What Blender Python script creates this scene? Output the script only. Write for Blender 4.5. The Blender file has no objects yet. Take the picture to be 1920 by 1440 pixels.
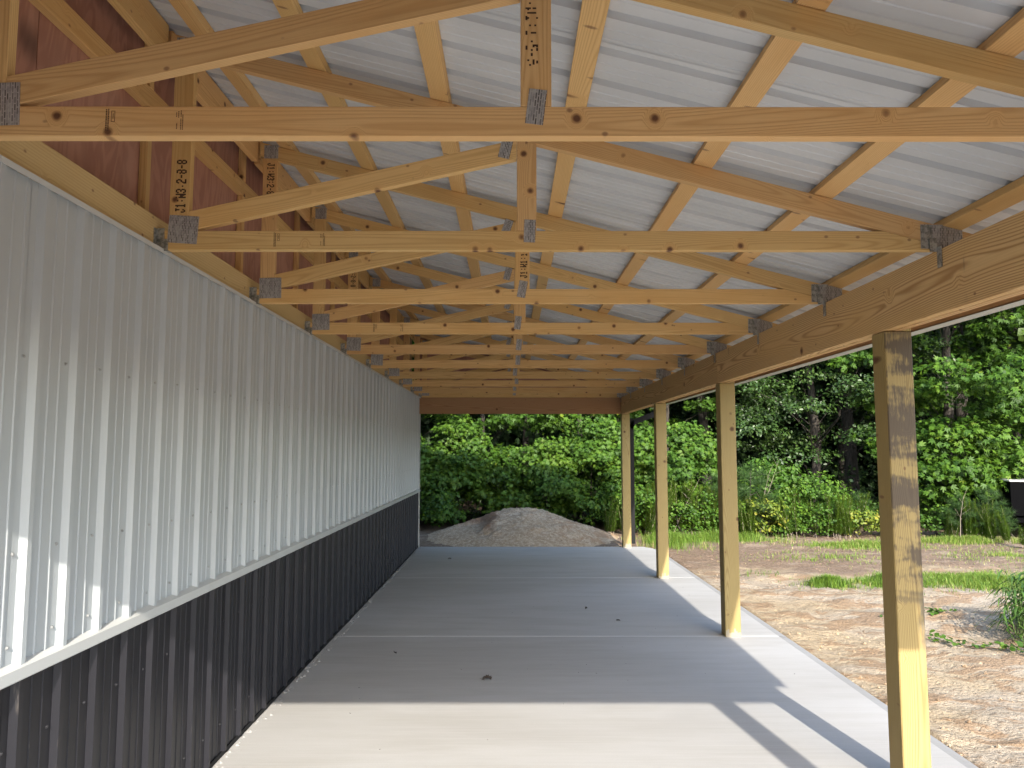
import bpy, bmesh, math, random
import numpy as np
from mathutils import Vector, Matrix

S = bpy.context.scene
COL = S.collection
R = math.radians
rnd = random.Random(7)
nr = np.random.RandomState(11)

# ------------------------------------------------------------------ camera, sky, sun, exposure
cd = bpy.data.cameras.new("camera"); cam = bpy.data.objects.new("camera", cd); COL.objects.link(cam)
cam.location = (0, 0, 1.68); cam.rotation_euler = (R(90 + 4.98), 0, R(-0.12))
cd.sensor_width = 36; cd.lens = 26.25; cd.clip_start = 0.05; cd.clip_end = 600
S.camera = cam
SUN_TRAVEL = Vector((-0.138, 1.0, -0.5236)).normalized()
w = bpy.data.worlds.new("World"); S.world = w; w.use_nodes = True
nt = w.node_tree; bg = nt.nodes['Background']
sky = nt.nodes.new('ShaderNodeTexSky'); sky.sky_type = 'NISHITA'; sky.sun_disc = False
sky.sun_elevation = R(27.4); sky.sun_rotation = R(172.1); sky.dust_density = 1.1
nt.links.new(sky.outputs[0], bg.inputs[0]); bg.inputs[1].default_value = 0.15
ld = bpy.data.lights.new("sun", 'SUN'); sun = bpy.data.objects.new("sun", ld); COL.objects.link(sun)
ld.energy = 2.0; ld.angle = R(0.53); ld.color = (1.0, 0.925, 0.81)
sun.rotation_euler = SUN_TRAVEL.to_track_quat('-Z', 'Y').to_euler(); sun.location = (3, -15, 14)
S.render.engine = 'CYCLES'
S.view_settings.view_transform = 'Standard'; S.view_settings.look = 'None'
S.view_settings.gamma = 1; S.view_settings.use_curve_mapping = False
S.view_settings.exposure = 2.2
S.cycles.max_bounces = 10; S.cycles.diffuse_bounces = 6

# ------------------------------------------------------------------ material helpers
class NT:
    def __init__(s, name):
        s.m = bpy.data.materials.new(name); s.m.use_nodes = True
        s.t = s.m.node_tree; s.p = s.t.nodes['Principled BSDF']; s.out = s.t.nodes['Material Output']
    def n(s, kind, **kw):
        o = s.t.nodes.new(kind)
        for k, v in kw.items(): setattr(o, k, v)
        return o
    def l(s, a, b): s.t.links.new(a, b)
    def val(s, inp, v):
        if hasattr(v, 'links') or isinstance(v, bpy.types.NodeSocket): s.l(v, inp)
        else: inp.default_value = v
    def math(s, op, a, b=0.0, c=0.0, clamp=False):
        o = s.n('ShaderNodeMath', operation=op, use_clamp=clamp)
        s.val(o.inputs[0], a); s.val(o.inputs[1], b); s.val(o.inputs[2], c)
        return o.outputs[0]
    def ramp(s, f, lo, hi, a=0.0, b=1.0):
        o = s.n('ShaderNodeMapRange', interpolation_type='SMOOTHSTEP')
        s.val(o.inputs[0], f); o.inputs[1].default_value = lo; o.inputs[2].default_value = hi
        o.inputs[3].default_value = a; o.inputs[4].default_value = b
        return o.outputs[0]
    def mix(s, f, a, b, mode='MIX'):
        o = s.n('ShaderNodeMix', data_type='RGBA', blend_type=mode)
        s.val(o.inputs[0], f)
        for i, v in ((6, a), (7, b)):
            if isinstance(v, tuple): o.inputs[i].default_value = (*v, 1) if len(v) == 3 else v
            else: s.l(v, o.inputs[i])
        return o.outputs[2]
    def noise(s, v, scale, detail=3, rough=.5, dist=0.0):
        o = s.n('ShaderNodeTexNoise'); s.l(v, o.inputs['Vector'])
        o.inputs['Scale'].default_value = scale; o.inputs['Detail'].default_value = detail
        o.inputs['Roughness'].default_value = rough; o.inputs['Distortion'].default_value = dist
        return o.outputs[0]
    def mapping(s, v, scale=(1, 1, 1), loc=None):
        o = s.n('ShaderNodeMapping'); s.l(v, o.inputs[0]); o.inputs['Scale'].default_value = scale
        if loc is not None: s.val(o.inputs['Location'], loc)
        return o.outputs[0]
    def coord(s): return s.n('ShaderNodeTexCoord').outputs['Object']
    def rand(s): return s.n('ShaderNodeObjectInfo').outputs['Random']
    def add3(s, v, f, k):
        """v + (f*k, f*k*.7, f*k*1.3)"""
        c = s.n('ShaderNodeCombineXYZ')
        for i, q in enumerate((k, k * .7, k * 1.3)): s.l(s.math('MULTIPLY', f, q), c.inputs[i])
        o = s.n('ShaderNodeVectorMath', operation='ADD'); s.l(v, o.inputs[0]); s.l(c.outputs[0], o.inputs[1])
        return o.outputs[0]
    def bump(s, h, strength=.3, dist=.01):
        o = s.n('ShaderNodeBump'); s.l(h, o.inputs['Height'])
        o.inputs['Strength'].default_value = strength; o.inputs['Distance'].default_value = dist
        s.l(o.outputs[0], s.p.inputs['Normal']); return o
    def base(s, c):
        if isinstance(c, tuple): s.p.inputs['Base Color'].default_value = (*c, 1)
        else: s.l(c, s.p.inputs['Base Color'])
    def rough(s, v): s.val(s.p.inputs['Roughness'], v)

def wood(name, light, dark, warm, ring=150., wob=.03, knot_scale=3.6, knot_r=.075, contrast=.5, stain=None, rough=.62, bmp=.25, pith=.11):
    M = NT(name); v0 = M.coord(); r = M.rand()
    v = M.add3(v0, r, 53.0)
    # knots: stretched cells, each a short cylinder through the board
    kv = M.mapping(v, (knot_scale, knot_scale * .25, knot_scale))
    vo = M.n('ShaderNodeTexVoronoi'); M.l(kv, vo.inputs['Vector']); vo.inputs['Scale'].default_value = 1
    d = M.math('ADD', vo.outputs['Distance'], M.math('MULTIPLY', M.noise(M.mapping(v, (60, 60, 60)), 1, 2), .03))
    knot = M.ramp(d, knot_r, knot_r * .55)
    halo = M.ramp(d, knot_r * 2.7, knot_r * .8)
    ringk = M.ramp(d, knot_r * 1.25, knot_r * .9)
    # growth rings, long wavy lines along the board
    sx = M.n('ShaderNodeSeparateXYZ'); M.l(v, sx.inputs[0])
    n1 = M.noise(M.mapping(v, (.9, 4, 7)), 1, 2, .5)
    n2 = M.noise(M.mapping(v, (.35, 1.3, 2.2)), 1, 1, .5)
    # the pith of the log wanders along the board: arches on the flat faces, straight lines at the edges
    s0 = M.n('ShaderNodeSeparateXYZ'); M.l(v0, s0.inputs[0])
    px = M.add3(M.mapping(v0, (1, 0, 0)), r, 53.0)
    a1 = M.noise(px, .55, 1, .4); a2 = M.noise(M.mapping(px, (1, 1, 1), (9., 4., 2.)), .45, 1, .4)
    dy = M.math('ADD', s0.outputs[1], M.math('MULTIPLY_ADD', a1, pith, .012))
    dz = M.math('ADD', s0.outputs[2], M.math('MULTIPLY', M.math('SUBTRACT', a2, .5), pith * 2.2))
    g = M.math('SQRT', M.math('ADD', M.math('MULTIPLY', dy, dy), M.math('MULTIPLY', dz, dz)))
    g = M.math('ADD', g, M.math('MULTIPLY', n1, wob * .35))
    g = M.math('ADD', g, M.math('MULTIPLY', n2, wob * .25))
    g = M.math('ADD', g, M.math('MULTIPLY', M.math('MULTIPLY', halo, halo), .035))
    s = M.math('SINE', M.math('MULTIPLY', g, ring))
    rings = M.math('POWER', M.math('MULTIPLY_ADD', s, .5, .5), 2.4)
    fib = M.noise(M.mapping(v, (5, 240, 240)), 1, 2, .6)
    blotch = M.noise(M.mapping(v, (1.1, 5, 5)), 1, 3, .55)
    c = M.mix(M.math('MULTIPLY', rings, contrast), light, dark)
    c = M.mix(M.ramp(blotch, .42, .68, 0, .65), c, warm)
    c = M.mix(M.ramp(fib, .35, .75, 0, .22), c, dark)
    tone = M.n('ShaderNodeHueSaturation'); M.l(c, tone.inputs['Color'])
    M.l(M.math('MULTIPLY_ADD', r, .010, .497), tone.inputs['Hue'])
    M.l(M.math('MULTIPLY_ADD', M.math('FRACT', M.math('MULTIPLY', r, 7.31)), .20, .90), tone.inputs['Value'])
    c = tone.outputs[0]
    c = M.mix(M.math('MULTIPLY', halo, .38), c, warm)
    c = M.mix(M.math('MULTIPLY', ringk, .55), c, (dark[0] * .45, dark[1] * .35, dark[2] * .4))
    c = M.mix(M.math('MULTIPLY', knot, .85), c, (.085, .030, .018))
    # pin knots and small dark flecks
    v2 = M.n('ShaderNodeTexVoronoi'); M.l(M.mapping(v, (8, 3, 11)), v2.inputs['Vector']); v2.inputs['Scale'].default_value = 1
    fl = M.ramp(v2.outputs['Distance'], .10, .04)
    c = M.mix(M.math('MULTIPLY', fl, .65), c, (.13, .05, .03))
    if stain: c = stain(M, v0, v, c)
    M.base(c); M.rough(rough)
    M.p.inputs['Specular IOR Level'].default_value = .3
    M.bump(M.math('ADD', M.math('MULTIPLY', rings, -.5), M.math('MULTIPLY', fib, .8)), bmp, .002)
    return M.m

def post_stain(M, v0, v, c):
    sx = M.n('ShaderNodeSeparateXYZ'); M.l(v0, sx.inputs[0])
    band = M.noise(M.mapping(v0, (5.2, 1.6, 2.2)), 1, 3, .6, .4)
    fine = M.noise(M.mapping(v0, (14, 30, 70)), 1, 3, .7)
    f = M.ramp(M.math('ADD', band, M.math('MULTIPLY', fine, .35)), .615, .77)
    front = M.ramp(sx.outputs[1], -.060, -.066)
    zone = M.math('MULTIPLY', M.math('MULTIPLY', M.ramp(sx.outputs[0], -.35, -.1), M.ramp(sx.outputs[0], 1.30, 1.1)), front)
    low = M.math('MULTIPLY', M.ramp(sx.outputs[0], -.50, -.40), M.ramp(sx.outputs[0], -.1, -.25))
    lowf = M.math('MULTIPLY', M.math('MULTIPLY', low, front), M.ramp(M.math('ADD', sx.outputs[2], M.math('MULTIPLY', fine, .09)), .02, -.03))
    c = M.mix(M.math('MULTIPLY', M.math('MULTIPLY', f, zone), .86), c, (.070, .054, .046))
    c = M.mix(M.math('MULTIPLY', lowf, .75), c, (.075, .075, .075))
    return c

def beam_stain(M, v0, v, c):
    a = M.noise(M.mapping(v0, (3.2, 2, .8)), 1, 4, .65)
    fine = M.noise(M.mapping(v0, (60, 20, 9)), 1, 3, .65)
    f = M.ramp(M.math('ADD', a, M.math('MULTIPLY', fine, .22)), .74, .86)
    return M.mix(M.math('MULTIPLY', f, .7), c, (.10, .07, .05))

PINE = wood("pine_lumber", (.67, .435, .195), (.46, .255, .09), (.61, .35, .13), ring=920, contrast=.55, knot_scale=6.6, knot_r=.115, bmp=.35)
PINE_RED = wood("red_pine_lumber", (.44, .26, .13), (.26, .13, .055), (.39, .21, .095), ring=700, contrast=.6)
BEAMW = wood("beam_lumber", (.68, .46, .225), (.35, .18, .065), (.62, .39, .165), ring=760, pith=.10, wob=.10, knot_scale=3.2,
             knot_r=.10, contrast=.85, stain=beam_stain, bmp=.5)
TREAT = wood("treated_lumber", (.365, .275, .115), (.20, .13, .046), (.33, .24, .095), ring=820, pith=.20, wob=.07, knot_scale=5.5,
             knot_r=.13, contrast=.6, bmp=.4)
TREAT_ST = wood("stained_treated_lumber", (.365, .275, .115), (.185, .12, .042), (.33, .24, .095), ring=800, pith=.20, wob=.08,
                knot_scale=5.0, knot_r=.12, contrast=.7, stain=post_stain)
LEDGER = wood("ledger_lumber", (.57, .405, .20), (.40, .25, .10), (.52, .35, .16), ring=520, wob=.06, contrast=.4)

def simple(name, col, rough=.5, metal=0., spec=.5):
    M = NT(name); M.base(col); M.rough(rough); M.p.inputs['Metallic'].default_value = metal
    M.p.inputs['Specular IOR Level'].default_value = spec
    return M.m

def plywood_mat():
    M = NT("plywood"); v = M.add3(M.coord(), M.rand(), 31.)
    a = M.noise(M.mapping(v, (1.2, 4, 1)), 1, 3, .55, 1.2)
    g = M.math('SINE', M.math('MULTIPLY', a, 42.))
    c = M.mix(M.ramp(g, -1, 1, 0, .6), (.41, .205, .145), (.28, .125, .085))
    b = M.noise(M.mapping(v, (.8, 2, 2.2)), 1, 4, .6)
    c = M.mix(M.ramp(b, .45, .75, 0, .6), c, (.46, .275, .20))
    vo = M.n('ShaderNodeTexVoronoi'); M.l(M.mapping(v, (1.3, 1, 2.2)), vo.inputs['Vector']); vo.inputs['Scale'].default_value = 1
    c = M.mix(M.ramp(vo.outputs['Distance'], .15, .04, 0, .85), c, (.045, .02, .015))
    M.base(c); M.rough(.7); M.bump(g, .1, .002); return M.m
PLY = plywood_mat()

def paint_mat(name, col, rough, var=.06, bmp=.03):
    M = NT(name); v = M.coord()
    a = M.noise(M.mapping(v, (1.5, 1.5, .6)), 1, 3)
    c = M.mix(M.ramp(a, .35, .7), tuple(x * (1 - var) for x in col), tuple(min(1, x * (1 + var)) for x in col))
    fn = M.noise(M.mapping(v, (22, 22, 4)), 1, 4, .7)
    c = M.mix(M.ramp(fn, .62, .8, 0, .22), c, (.30, .26, .21))
    M.base(c); M.rough(M.ramp(a, .3, .7, rough, rough + .12)); M.bump(M.noise(M.mapping(v, (2.5, 2.5, 1.2)), 1, 2), bmp * 4, .02)
    return M.m
WHITE = paint_mat("white_painted_steel", (.425, .455, .47), .32)
CHAR = paint_mat("charcoal_painted_steel", (.013, .0125, .016), .36)
CHAR.node_tree.nodes["Principled BSDF"].inputs["Specular IOR Level"].default_value = .38
ROOFM = None
def roof_mat():
    M = NT("roof_underside"); v = M.add3(M.coord(), M.rand(), 3.)
    a = M.noise(M.mapping(v, (1.1, 2, 1)), 1, 4)
    c = M.mix(M.ramp(a, .35, .7), (.50, .52, .54), (.60, .62, .64))
    s = M.noise(M.mapping(v, (.7, 60, 1)), 1, 3, .7)
    c = M.mix(M.ramp(s, .5, .75, 0, .16), c, (.50, .51, .53))
    M.base(c); M.rough(.5); M.p.inputs['Metallic'].default_value = 0.
    M.bump(M.noise(M.mapping(v, (2, 8, 1)), 1, 2), .06, .01)
    return M.m
ROOFM = roof_mat()

def plate_mat():
    M = NT("punched_galvanized_plate"); v = M.coord()
    br = M.n('ShaderNodeTexBrick'); M.l(M.mapping(v, (1, 1, 1)), br.inputs['Vector'])
    sx = M.n('ShaderNodeSeparateXYZ'); M.l(v, sx.inputs[0])
    cx = M.n('ShaderNodeCombineXYZ'); M.l(sx.outputs[2], cx.inputs[0]); M.l(sx.outputs[0], cx.inputs[1])
    M.l(cx.outputs[0], br.inputs['Vector'])
    br.inputs['Scale'].default_value = 1; br.inputs['Brick Width'].default_value = .022
    br.inputs['Row Height'].default_value = .0072; br.inputs['Mortar Size'].default_value = .0019
    br.inputs['Mortar Smooth'].default_value = .1
    br.inputs['Color1'].default_value = (.06, .05, .045, 1); br.inputs['Color2'].default_value = (.42, .42, .43, 1)
    br.inputs['Mortar'].default_value = (.44, .43, .42, 1)
    n = M.noise(v, 60, 3)
    c = M.mix(M.ramp(n, .4, .7, 0, .5), br.outputs['Color'], (.20, .195, .20))
    M.base(c); M.rough(.42); M.p.inputs['Metallic'].default_value = .35
    M.bump(br.outputs['Fac'], .6, .002); return M.m
PLATE = plate_mat()
def galv_mat():
    M = NT("galvanized_steel"); v = M.coord(); n = M.noise(v, 55, 3, .6)
    M.base(M.mix(M.ramp(n, .35, .65), (.20, .205, .19), (.44, .44, .42))); M.rough(.4)
    M.p.inputs['Metallic'].default_value = .6; return M.m
GALV = galv_mat()
INK = simple("black_ink", (.085, .050, .035), .8, spec=.1)
INKR = simple("faded_red_ink", (.22, .06, .04), .8, spec=.1)
SCREW = simple("screw_heads", (.34, .35, .35), .4, .2)
SCREWK = simple("charcoal_screw_heads", (.03, .03, .034), .3)
BLACK = simple("black_aluminium", (.006, .006, .007), .6, spec=.2)
TRIM = simple("white_trim", (.50, .51, .50), .35)

def concrete_mat(name, k=1.0):
    M = NT(name); v = M.n('ShaderNodeTexCoord').outputs['Object']
    a = M.noise(M.mapping(v, (.35, .9, 1)), 1, 5, .6, .3)
    b = M.noise(M.mapping(v, (1.2, 6.5, 1)), 1, 4, .6)
    br = M.noise(M.mapping(v, (1.0, 75, 1)), 1, 3, .75)
    f = M.noise(v, 160, 2, .6)
    c = M.mix(M.ramp(a, .33, .68), (.375 * k, .365 * k, .350 * k), (.450 * k, .447 * k, .440 * k))
    c = M.mix(M.ramp(b, .42, .72, 0, .40), c, (.35 * k, .335 * k, .31 * k))
    c = M.mix(M.ramp(br, .35, .75, 0, .30), c, (.54 * k, .535 * k, .52 * k))
    c = M.mix(M.ramp(f, .35, .65, 0, .25), c, (.33 * k, .32 * k, .30 * k))
    M.base(c); M.rough(M.ramp(b, .3, .7, .62, .8)); M.p.inputs['Specular IOR Level'].default_value = .35
    M.bump(M.math('ADD', br, M.math('MULTIPLY', f, .4)), .28, .003)
    return M.m
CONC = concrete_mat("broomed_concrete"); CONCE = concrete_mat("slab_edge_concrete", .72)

def ground_mat():
    M = NT("sandy_soil"); v = M.coord()
    sx = M.n('ShaderNodeSeparateXYZ'); M.l(v, sx.inputs[0])
    big = M.noise(M.mapping(v, (.55, .9, 1)), 1, 4, .6, .6)
    med = M.noise(M.mapping(v, (2.0, 3.4, 1)), 1, 5, .65, .5)
    fin = M.noise(v, 26, 4, .7)
    gr = M.noise(v, 120, 2, .6)
    c = M.mix(M.ramp(big, .35, .62), (.385, .295, .18), (.36, .30, .225))
    c = M.mix(M.ramp(med, .49, .56, 0, .8), c, (.26, .155, .075))
    c = M.mix(M.ramp(fin, .53, .66, 0, .7), c, (.19, .12, .065))
    c = M.mix(M.ramp(gr, .30, .62, 0, .25), c, (.48, .41, .33))
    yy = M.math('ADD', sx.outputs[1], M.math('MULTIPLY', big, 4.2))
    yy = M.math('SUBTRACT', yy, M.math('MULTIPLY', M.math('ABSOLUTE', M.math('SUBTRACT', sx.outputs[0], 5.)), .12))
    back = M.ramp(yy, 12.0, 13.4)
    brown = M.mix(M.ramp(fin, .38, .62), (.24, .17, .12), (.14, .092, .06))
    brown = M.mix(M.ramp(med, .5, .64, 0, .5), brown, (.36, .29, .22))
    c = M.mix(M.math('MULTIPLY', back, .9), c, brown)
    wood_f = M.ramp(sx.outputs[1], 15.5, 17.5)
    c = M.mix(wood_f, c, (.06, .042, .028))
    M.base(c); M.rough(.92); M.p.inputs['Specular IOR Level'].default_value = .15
    M.bump(M.math('ADD', M.math('MULTIPLY', med, 1.2), M.math('MULTIPLY', fin, .6)), .9, .05)
    return M.m
GROUND = ground_mat()

def pile_mat():
    M = NT("dirt_pile_soil"); v = M.coord()
    sx = M.n('ShaderNodeSeparateXYZ'); M.l(v, sx.inputs[0])
    fin = M.noise(v, 16, 5, .75); gr = M.noise(v, 60, 3, .7); a = M.noise(v, 2.2, 4, .6, .5)
    c = M.mix(M.ramp(fin, .36, .62), (.62, .50, .36), (.40, .29, .185))
    c = M.mix(M.ramp(gr, .5, .66, 0, .6), c, (.15, .10, .07))
    c = M.mix(M.ramp(gr, .45, .3, 0, .5), c, (.68, .59, .47))
    edge = M.math('ADD', sx.outputs[0], M.math('MULTIPLY', a, .5))
    cut = M.math('MULTIPLY', M.ramp(edge, .02, -.10), M.ramp(sx.outputs[2], .12, .26))
    c = M.mix(M.math('MULTIPLY', cut, .75), c, M.mix(fin, (.15, .075, .04), (.30, .18, .11)))
    rt = M.math('MULTIPLY', M.ramp(edge, 1.0, 1.35), M.ramp(a, .45, .6))
    c = M.mix(M.math('MULTIPLY', rt, .5), c, (.36, .20, .10))
    M.base(c); M.rough(.95); M.p.inputs['Specular IOR Level'].default_value = .1
    M.bump(M.math('ADD', fin, M.math('MULTIPLY', gr, .5)), 1.0, .04); return M.m
PILE = pile_mat()

def leaf_mat(name, cols, rough=.5, trans=.20, spec=.26):
    M = NT(name)
    at = M.n('ShaderNodeAttribute', attribute_name='tone')
    r = M.n('ShaderNodeValToRGB'); M.l(at.outputs['Fac'], r.inputs[0])
    el = r.color_ramp.elements
    el[0].position = cols[0][0]; el[0].color = (*cols[0][1], 1); el[1].position = cols[-1][0]; el[1].color = (*cols[-1][1], 1)
    for p, c in cols[1:-1]:
        e = el.new(p); e.color = (*c, 1)
    M.l(r.outputs[0], M.p.inputs['Base Color']); M.rough(rough); M.p.inputs['Specular IOR Level'].default_value = spec
    tr = M.n('ShaderNodeBsdfTranslucent')
    hs = M.n('ShaderNodeHueSaturation'); hs.inputs['Hue'].default_value = .485; hs.inputs['Value'].default_value = 1.5
    M.l(r.outputs[0], hs.inputs['Color']); M.l(hs.outputs[0], tr.inputs[0])
    mx = M.n('ShaderNodeMixShader'); mx.inputs[0].default_value = trans
    M.l(M.p.outputs[0], mx.inputs[1]); M.l(tr.outputs[0], mx.inputs[2]); M.l(mx.outputs[0], M.out.inputs[0])
    return M.m
LF_GUM = leaf_mat("sweetgum_leaf", [(0, (0.0259, 0.0633, 0.0074)), (.5, (0.0502, 0.1131, 0.0106)), (.93, (0.0907, 0.1674, 0.0138)), (1, (0.1296, 0.1810, 0.0158))])
LF_OAK = leaf_mat("oak_leaf", [(0, (0.0187, 0.0426, 0.0095)), (.6, (0.0342, 0.0705, 0.0132)), (1, (0.0622, 0.1065, 0.0179))], rough=.42, trans=.12, spec=.4)
LF_MAP = leaf_mat("young_leaf", [(0, (0.0270, 0.0685, 0.0078)), (.5, (0.0567, 0.1234, 0.0122)), (1, (0.1063, 0.1792, 0.0166))])
LF_YEL = leaf_mat("yellow_leaf", [(0, (.07, .13, .018)), (.6, (.15, .19, .022)), (1, (.27, .24, .03))])
LF_WEED = leaf_mat("feathery_leaf", [(0, (0.0389, 0.0814, 0.0085)), (.7, (0.0864, 0.1493, 0.0138)), (1, (0.1555, 0.1991, 0.0238))], rough=.55)
LF_PINE = leaf_mat("pine_needle", [(0, (0.0252, 0.0624, 0.0165)), (1, (0.0612, 0.1170, 0.0264))], rough=.5)
LF_GRASS = leaf_mat("grass_blade", [(0, (.06, .125, .018)), (.7, (.13, .225, .026)), (.9, (.21, .26, .05)), (1, (.34, .29, .13))], rough=.5)
LF_REED = leaf_mat("weed_blade", [(0, (.045, .10, .025)), (1, (.10, .19, .035))], rough=.4)
LF_DARK = leaf_mat("shade_dark_forest_leaf", [(0, (0.0072, 0.0187, 0.0053)), (1, (0.0216, 0.0468, 0.0119))], rough=.6, trans=.15, spec=.2)  # leaf green darkened so the colour carries the shade deep in the wood
LF_DEAD = leaf_mat("dry_twig_leaf", [(0, (.20, .12, .06)), (1, (.42, .28, .14))], rough=.8, trans=.1, spec=.1)
def bark_mat():
    M = NT("bark"); v = M.coord(); n = M.noise(M.mapping(v, (22, 22, 4)), 1, 4, .7)
    M.base(M.mix(M.ramp(n, .35, .65), (.022, .018, .014), (.055, .046, .037))); M.rough(.9); M.bump(n, .8, .02); return M.m
BARK = bark_mat()
TWIG = simple("pale_twig", (.30, .25, .20), .8, spec=.2)
DRYLEAF = simple("dry_brown_leaf", (.028, .02, .016), .7)

# ------------------------------------------------------------------ object helpers
def tag(o, label=None, cat=None, group=None, kind=None):
    if label: o['label'] = label
    if cat: o['category'] = cat
    if group: o['group'] = group
    if kind: o['kind'] = kind
    return o
def empty(name, loc=(0, 0, 0), rz=0.):
    o = bpy.data.objects.new(name, None); COL.objects.link(o); o.location = loc; o.rotation_euler = (0, 0, rz)
    o.empty_display_size = .1; return o
def link(name, me, parent=None, mat=None):
    o = bpy.data.objects.new(name, me); COL.objects.link(o)
    if mat is not None and not me.materials: me.materials.append(mat)
    if parent is not None: o.parent = parent
    return o
def wp(o):
    """world position of an unrotated ancestor chain"""
    p = Vector((0, 0, 0))
    while o is not None: p += o.location; o = o.parent
    return p

MC = {}
def prism_mesh(pts, y0, y1, bev=.002):
    """closed polygon in local x,z extruded along local y"""
    key = (tuple((round(a, 4), round(b, 4)) for a, b in pts), round(y0, 4), round(y1, 4), bev)
    if key in MC: return MC[key].copy()
    bm = bmesh.new()
    a = [bm.verts.new((x, y0, z)) for x, z in pts]; b = [bm.verts.new((x, y1, z)) for x, z in pts]
    n = len(pts)
    bm.faces.new(a); bm.faces.new(b[::-1])
    for i in range(n): bm.faces.new((a[i], b[i], b[(i + 1) % n], a[(i + 1) % n]))
    bmesh.ops.recalc_face_normals(bm, faces=bm.faces)
    if bev: bmesh.ops.bevel(bm, geom=list(bm.edges), offset=bev, segments=1, affect='EDGES')
    me = bpy.data.meshes.new("piece"); bm.to_mesh(me); bm.free(); MC[key] = me
    return me.copy()
def prism(name, pts, y0, y1, ang, mat, parent, bev=.002):
    """polygon given in world x,z; the object's local X runs along the board (ang from world X)"""
    ox = sum(p[0] for p in pts) / len(pts); oz = sum(p[1] for p in pts) / len(pts); oy = (y0 + y1) / 2
    ca, sa = math.cos(ang), math.sin(ang)
    loc = [((x - ox) * ca + (z - oz) * sa, -(x - ox) * sa + (z - oz) * ca) for x, z in pts]
    me = prism_mesh(loc, y0 - oy, y1 - oy, bev)
    o = link(name, me, parent, mat)
    o.rotation_euler = (0, -ang, 0)
    o.location = Vector((ox, oy, oz)) - (wp(parent) if parent else Vector())
    return o
BOX = {}
def bar(name, lo, hi, axis, mat, parent=None, bev=.002, share=True):
    """axis aligned box given by two corners; local X runs along `axis`"""
    lo = Vector(lo); hi = Vector(hi); c = (lo + hi) / 2; d = hi - lo
    if axis == 'Y': dims = (d.y, d.x, d.z); rot = (0, 0, R(90))
    elif axis == 'Z': dims = (d.z, d.y, d.x); rot = (0, R(-90), 0)
    else: dims = (d.x, d.y, d.z); rot = (0, 0, 0)
    key = tuple(round(q, 4) for q in dims) + (mat.name, bev)
    if key in BOX: me = BOX[key]
    else:
        L, T, H = (q / 2 for q in dims)
        me = prism_mesh([(-L, -H), (L, -H), (L, H), (-L, H)], -T, T, min(bev, min(L, T, H) * .4)); BOX[key] = me
    o = link(name, me, parent, mat); o.rotation_euler = rot
    o.location = c - (wp(parent) if parent else Vector()); return o
def boxes_mesh(bs):
    vs = []; fs = []
    for lo, hi in bs:
        k = len(vs)
        for z in (lo[2], hi[2]):
            vs += [(lo[0], lo[1], z), (hi[0], lo[1], z), (hi[0], hi[1], z), (lo[0], hi[1], z)]
        fs += [(k, k + 3, k + 2, k + 1), (k + 4, k + 5, k + 6, k + 7), (k, k + 1, k + 5, k + 4), (k + 1, k + 2, k + 6, k + 5),
               (k + 2, k + 3, k + 7, k + 6), (k + 3, k, k + 4, k + 7)]
    me = bpy.data.meshes.new("piece"); me.from_pydata(vs, [], fs); return me
def np_mesh(name, V, F, tone=None, smooth=False):
    """V (n,3) float, F (m,3|4) int, tone per face"""
    me = bpy.data.meshes.new(name); k = F.shape[1]
    me.vertices.add(len(V)); me.vertices.foreach_set('co', np.ascontiguousarray(V, np.float32).ravel())
    me.loops.add(F.size); me.loops.foreach_set('vertex_index', np.ascontiguousarray(F, np.int32).ravel())
    me.polygons.add(len(F)); me.polygons.foreach_set('loop_start', np.arange(0, F.size, k, dtype=np.int32))
    try: me.polygons.foreach_set('loop_total', np.full(len(F), k, np.int32))
    except Exception: pass
    me.update(calc_edges=True)
    if smooth: me.polygons.foreach_set('use_smooth', np.ones(len(F), bool))
    if tone is not None:
        a = me.attributes.new('tone', 'FLOAT', 'FACE'); a.data.foreach_set('value', np.ascontiguousarray(tone, np.float32))
    return me
def tube(pts, rads, seg=6):
    V = []; F = []
    pts = [Vector(p) for p in pts]
    for i, p in enumerate(pts):
        d = (pts[min(i + 1, len(pts) - 1)] - pts[max(i - 1, 0)]).normalized()
        u = d.orthogonal().normalized(); v = d.cross(u)
        for s in range(seg):
            a = s / seg * 2 * math.pi; V.append(p + (u * math.cos(a) + v * math.sin(a)) * rads[i])
    for i in range(len(pts) - 1):
        for s in range(seg):
            a = i * seg + s; b = i * seg + (s + 1) % seg; F.append((a, b, b + seg, a + seg))
    return V, F
def join_parts(ps):
    V = []; F = []
    for v, f in ps:
        k = len(V); V += [tuple(q) for q in v]; F += [tuple(i + k for i in g) for g in f]
    return V, F
def tubes_obj(name, ps, mat, parent=None, smooth=True):
    V, F = join_parts(ps); me = bpy.data.meshes.new(name); me.from_pydata(V, [], F)
    if smooth: me.polygons.foreach_set('use_smooth', [True] * len(F))
    return link(name, me, parent, mat)

# ------------------------------------------------------------------ main dimensions (metres)
Z0 = 1.68
ZC = 2.577                    # top of wall steel, top of beam, bottom of trusses
def low(x): return Z0 + 1.424 - .2584 * x        # underside of the trusses' top chords
SL = math.atan(.2584); TC = .089 / math.cos(SL)
def chord_top(x): return low(x) + TC
def sheet(x): return chord_top(x) + .039 / math.cos(SL)
XW = -1.59; XB = 1.93; XE = 2.46
TY = [.847 + 1.233 * k for k in range(0, 10)] + [13.0]
Y0R, Y1R = .80, 13.10

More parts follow.
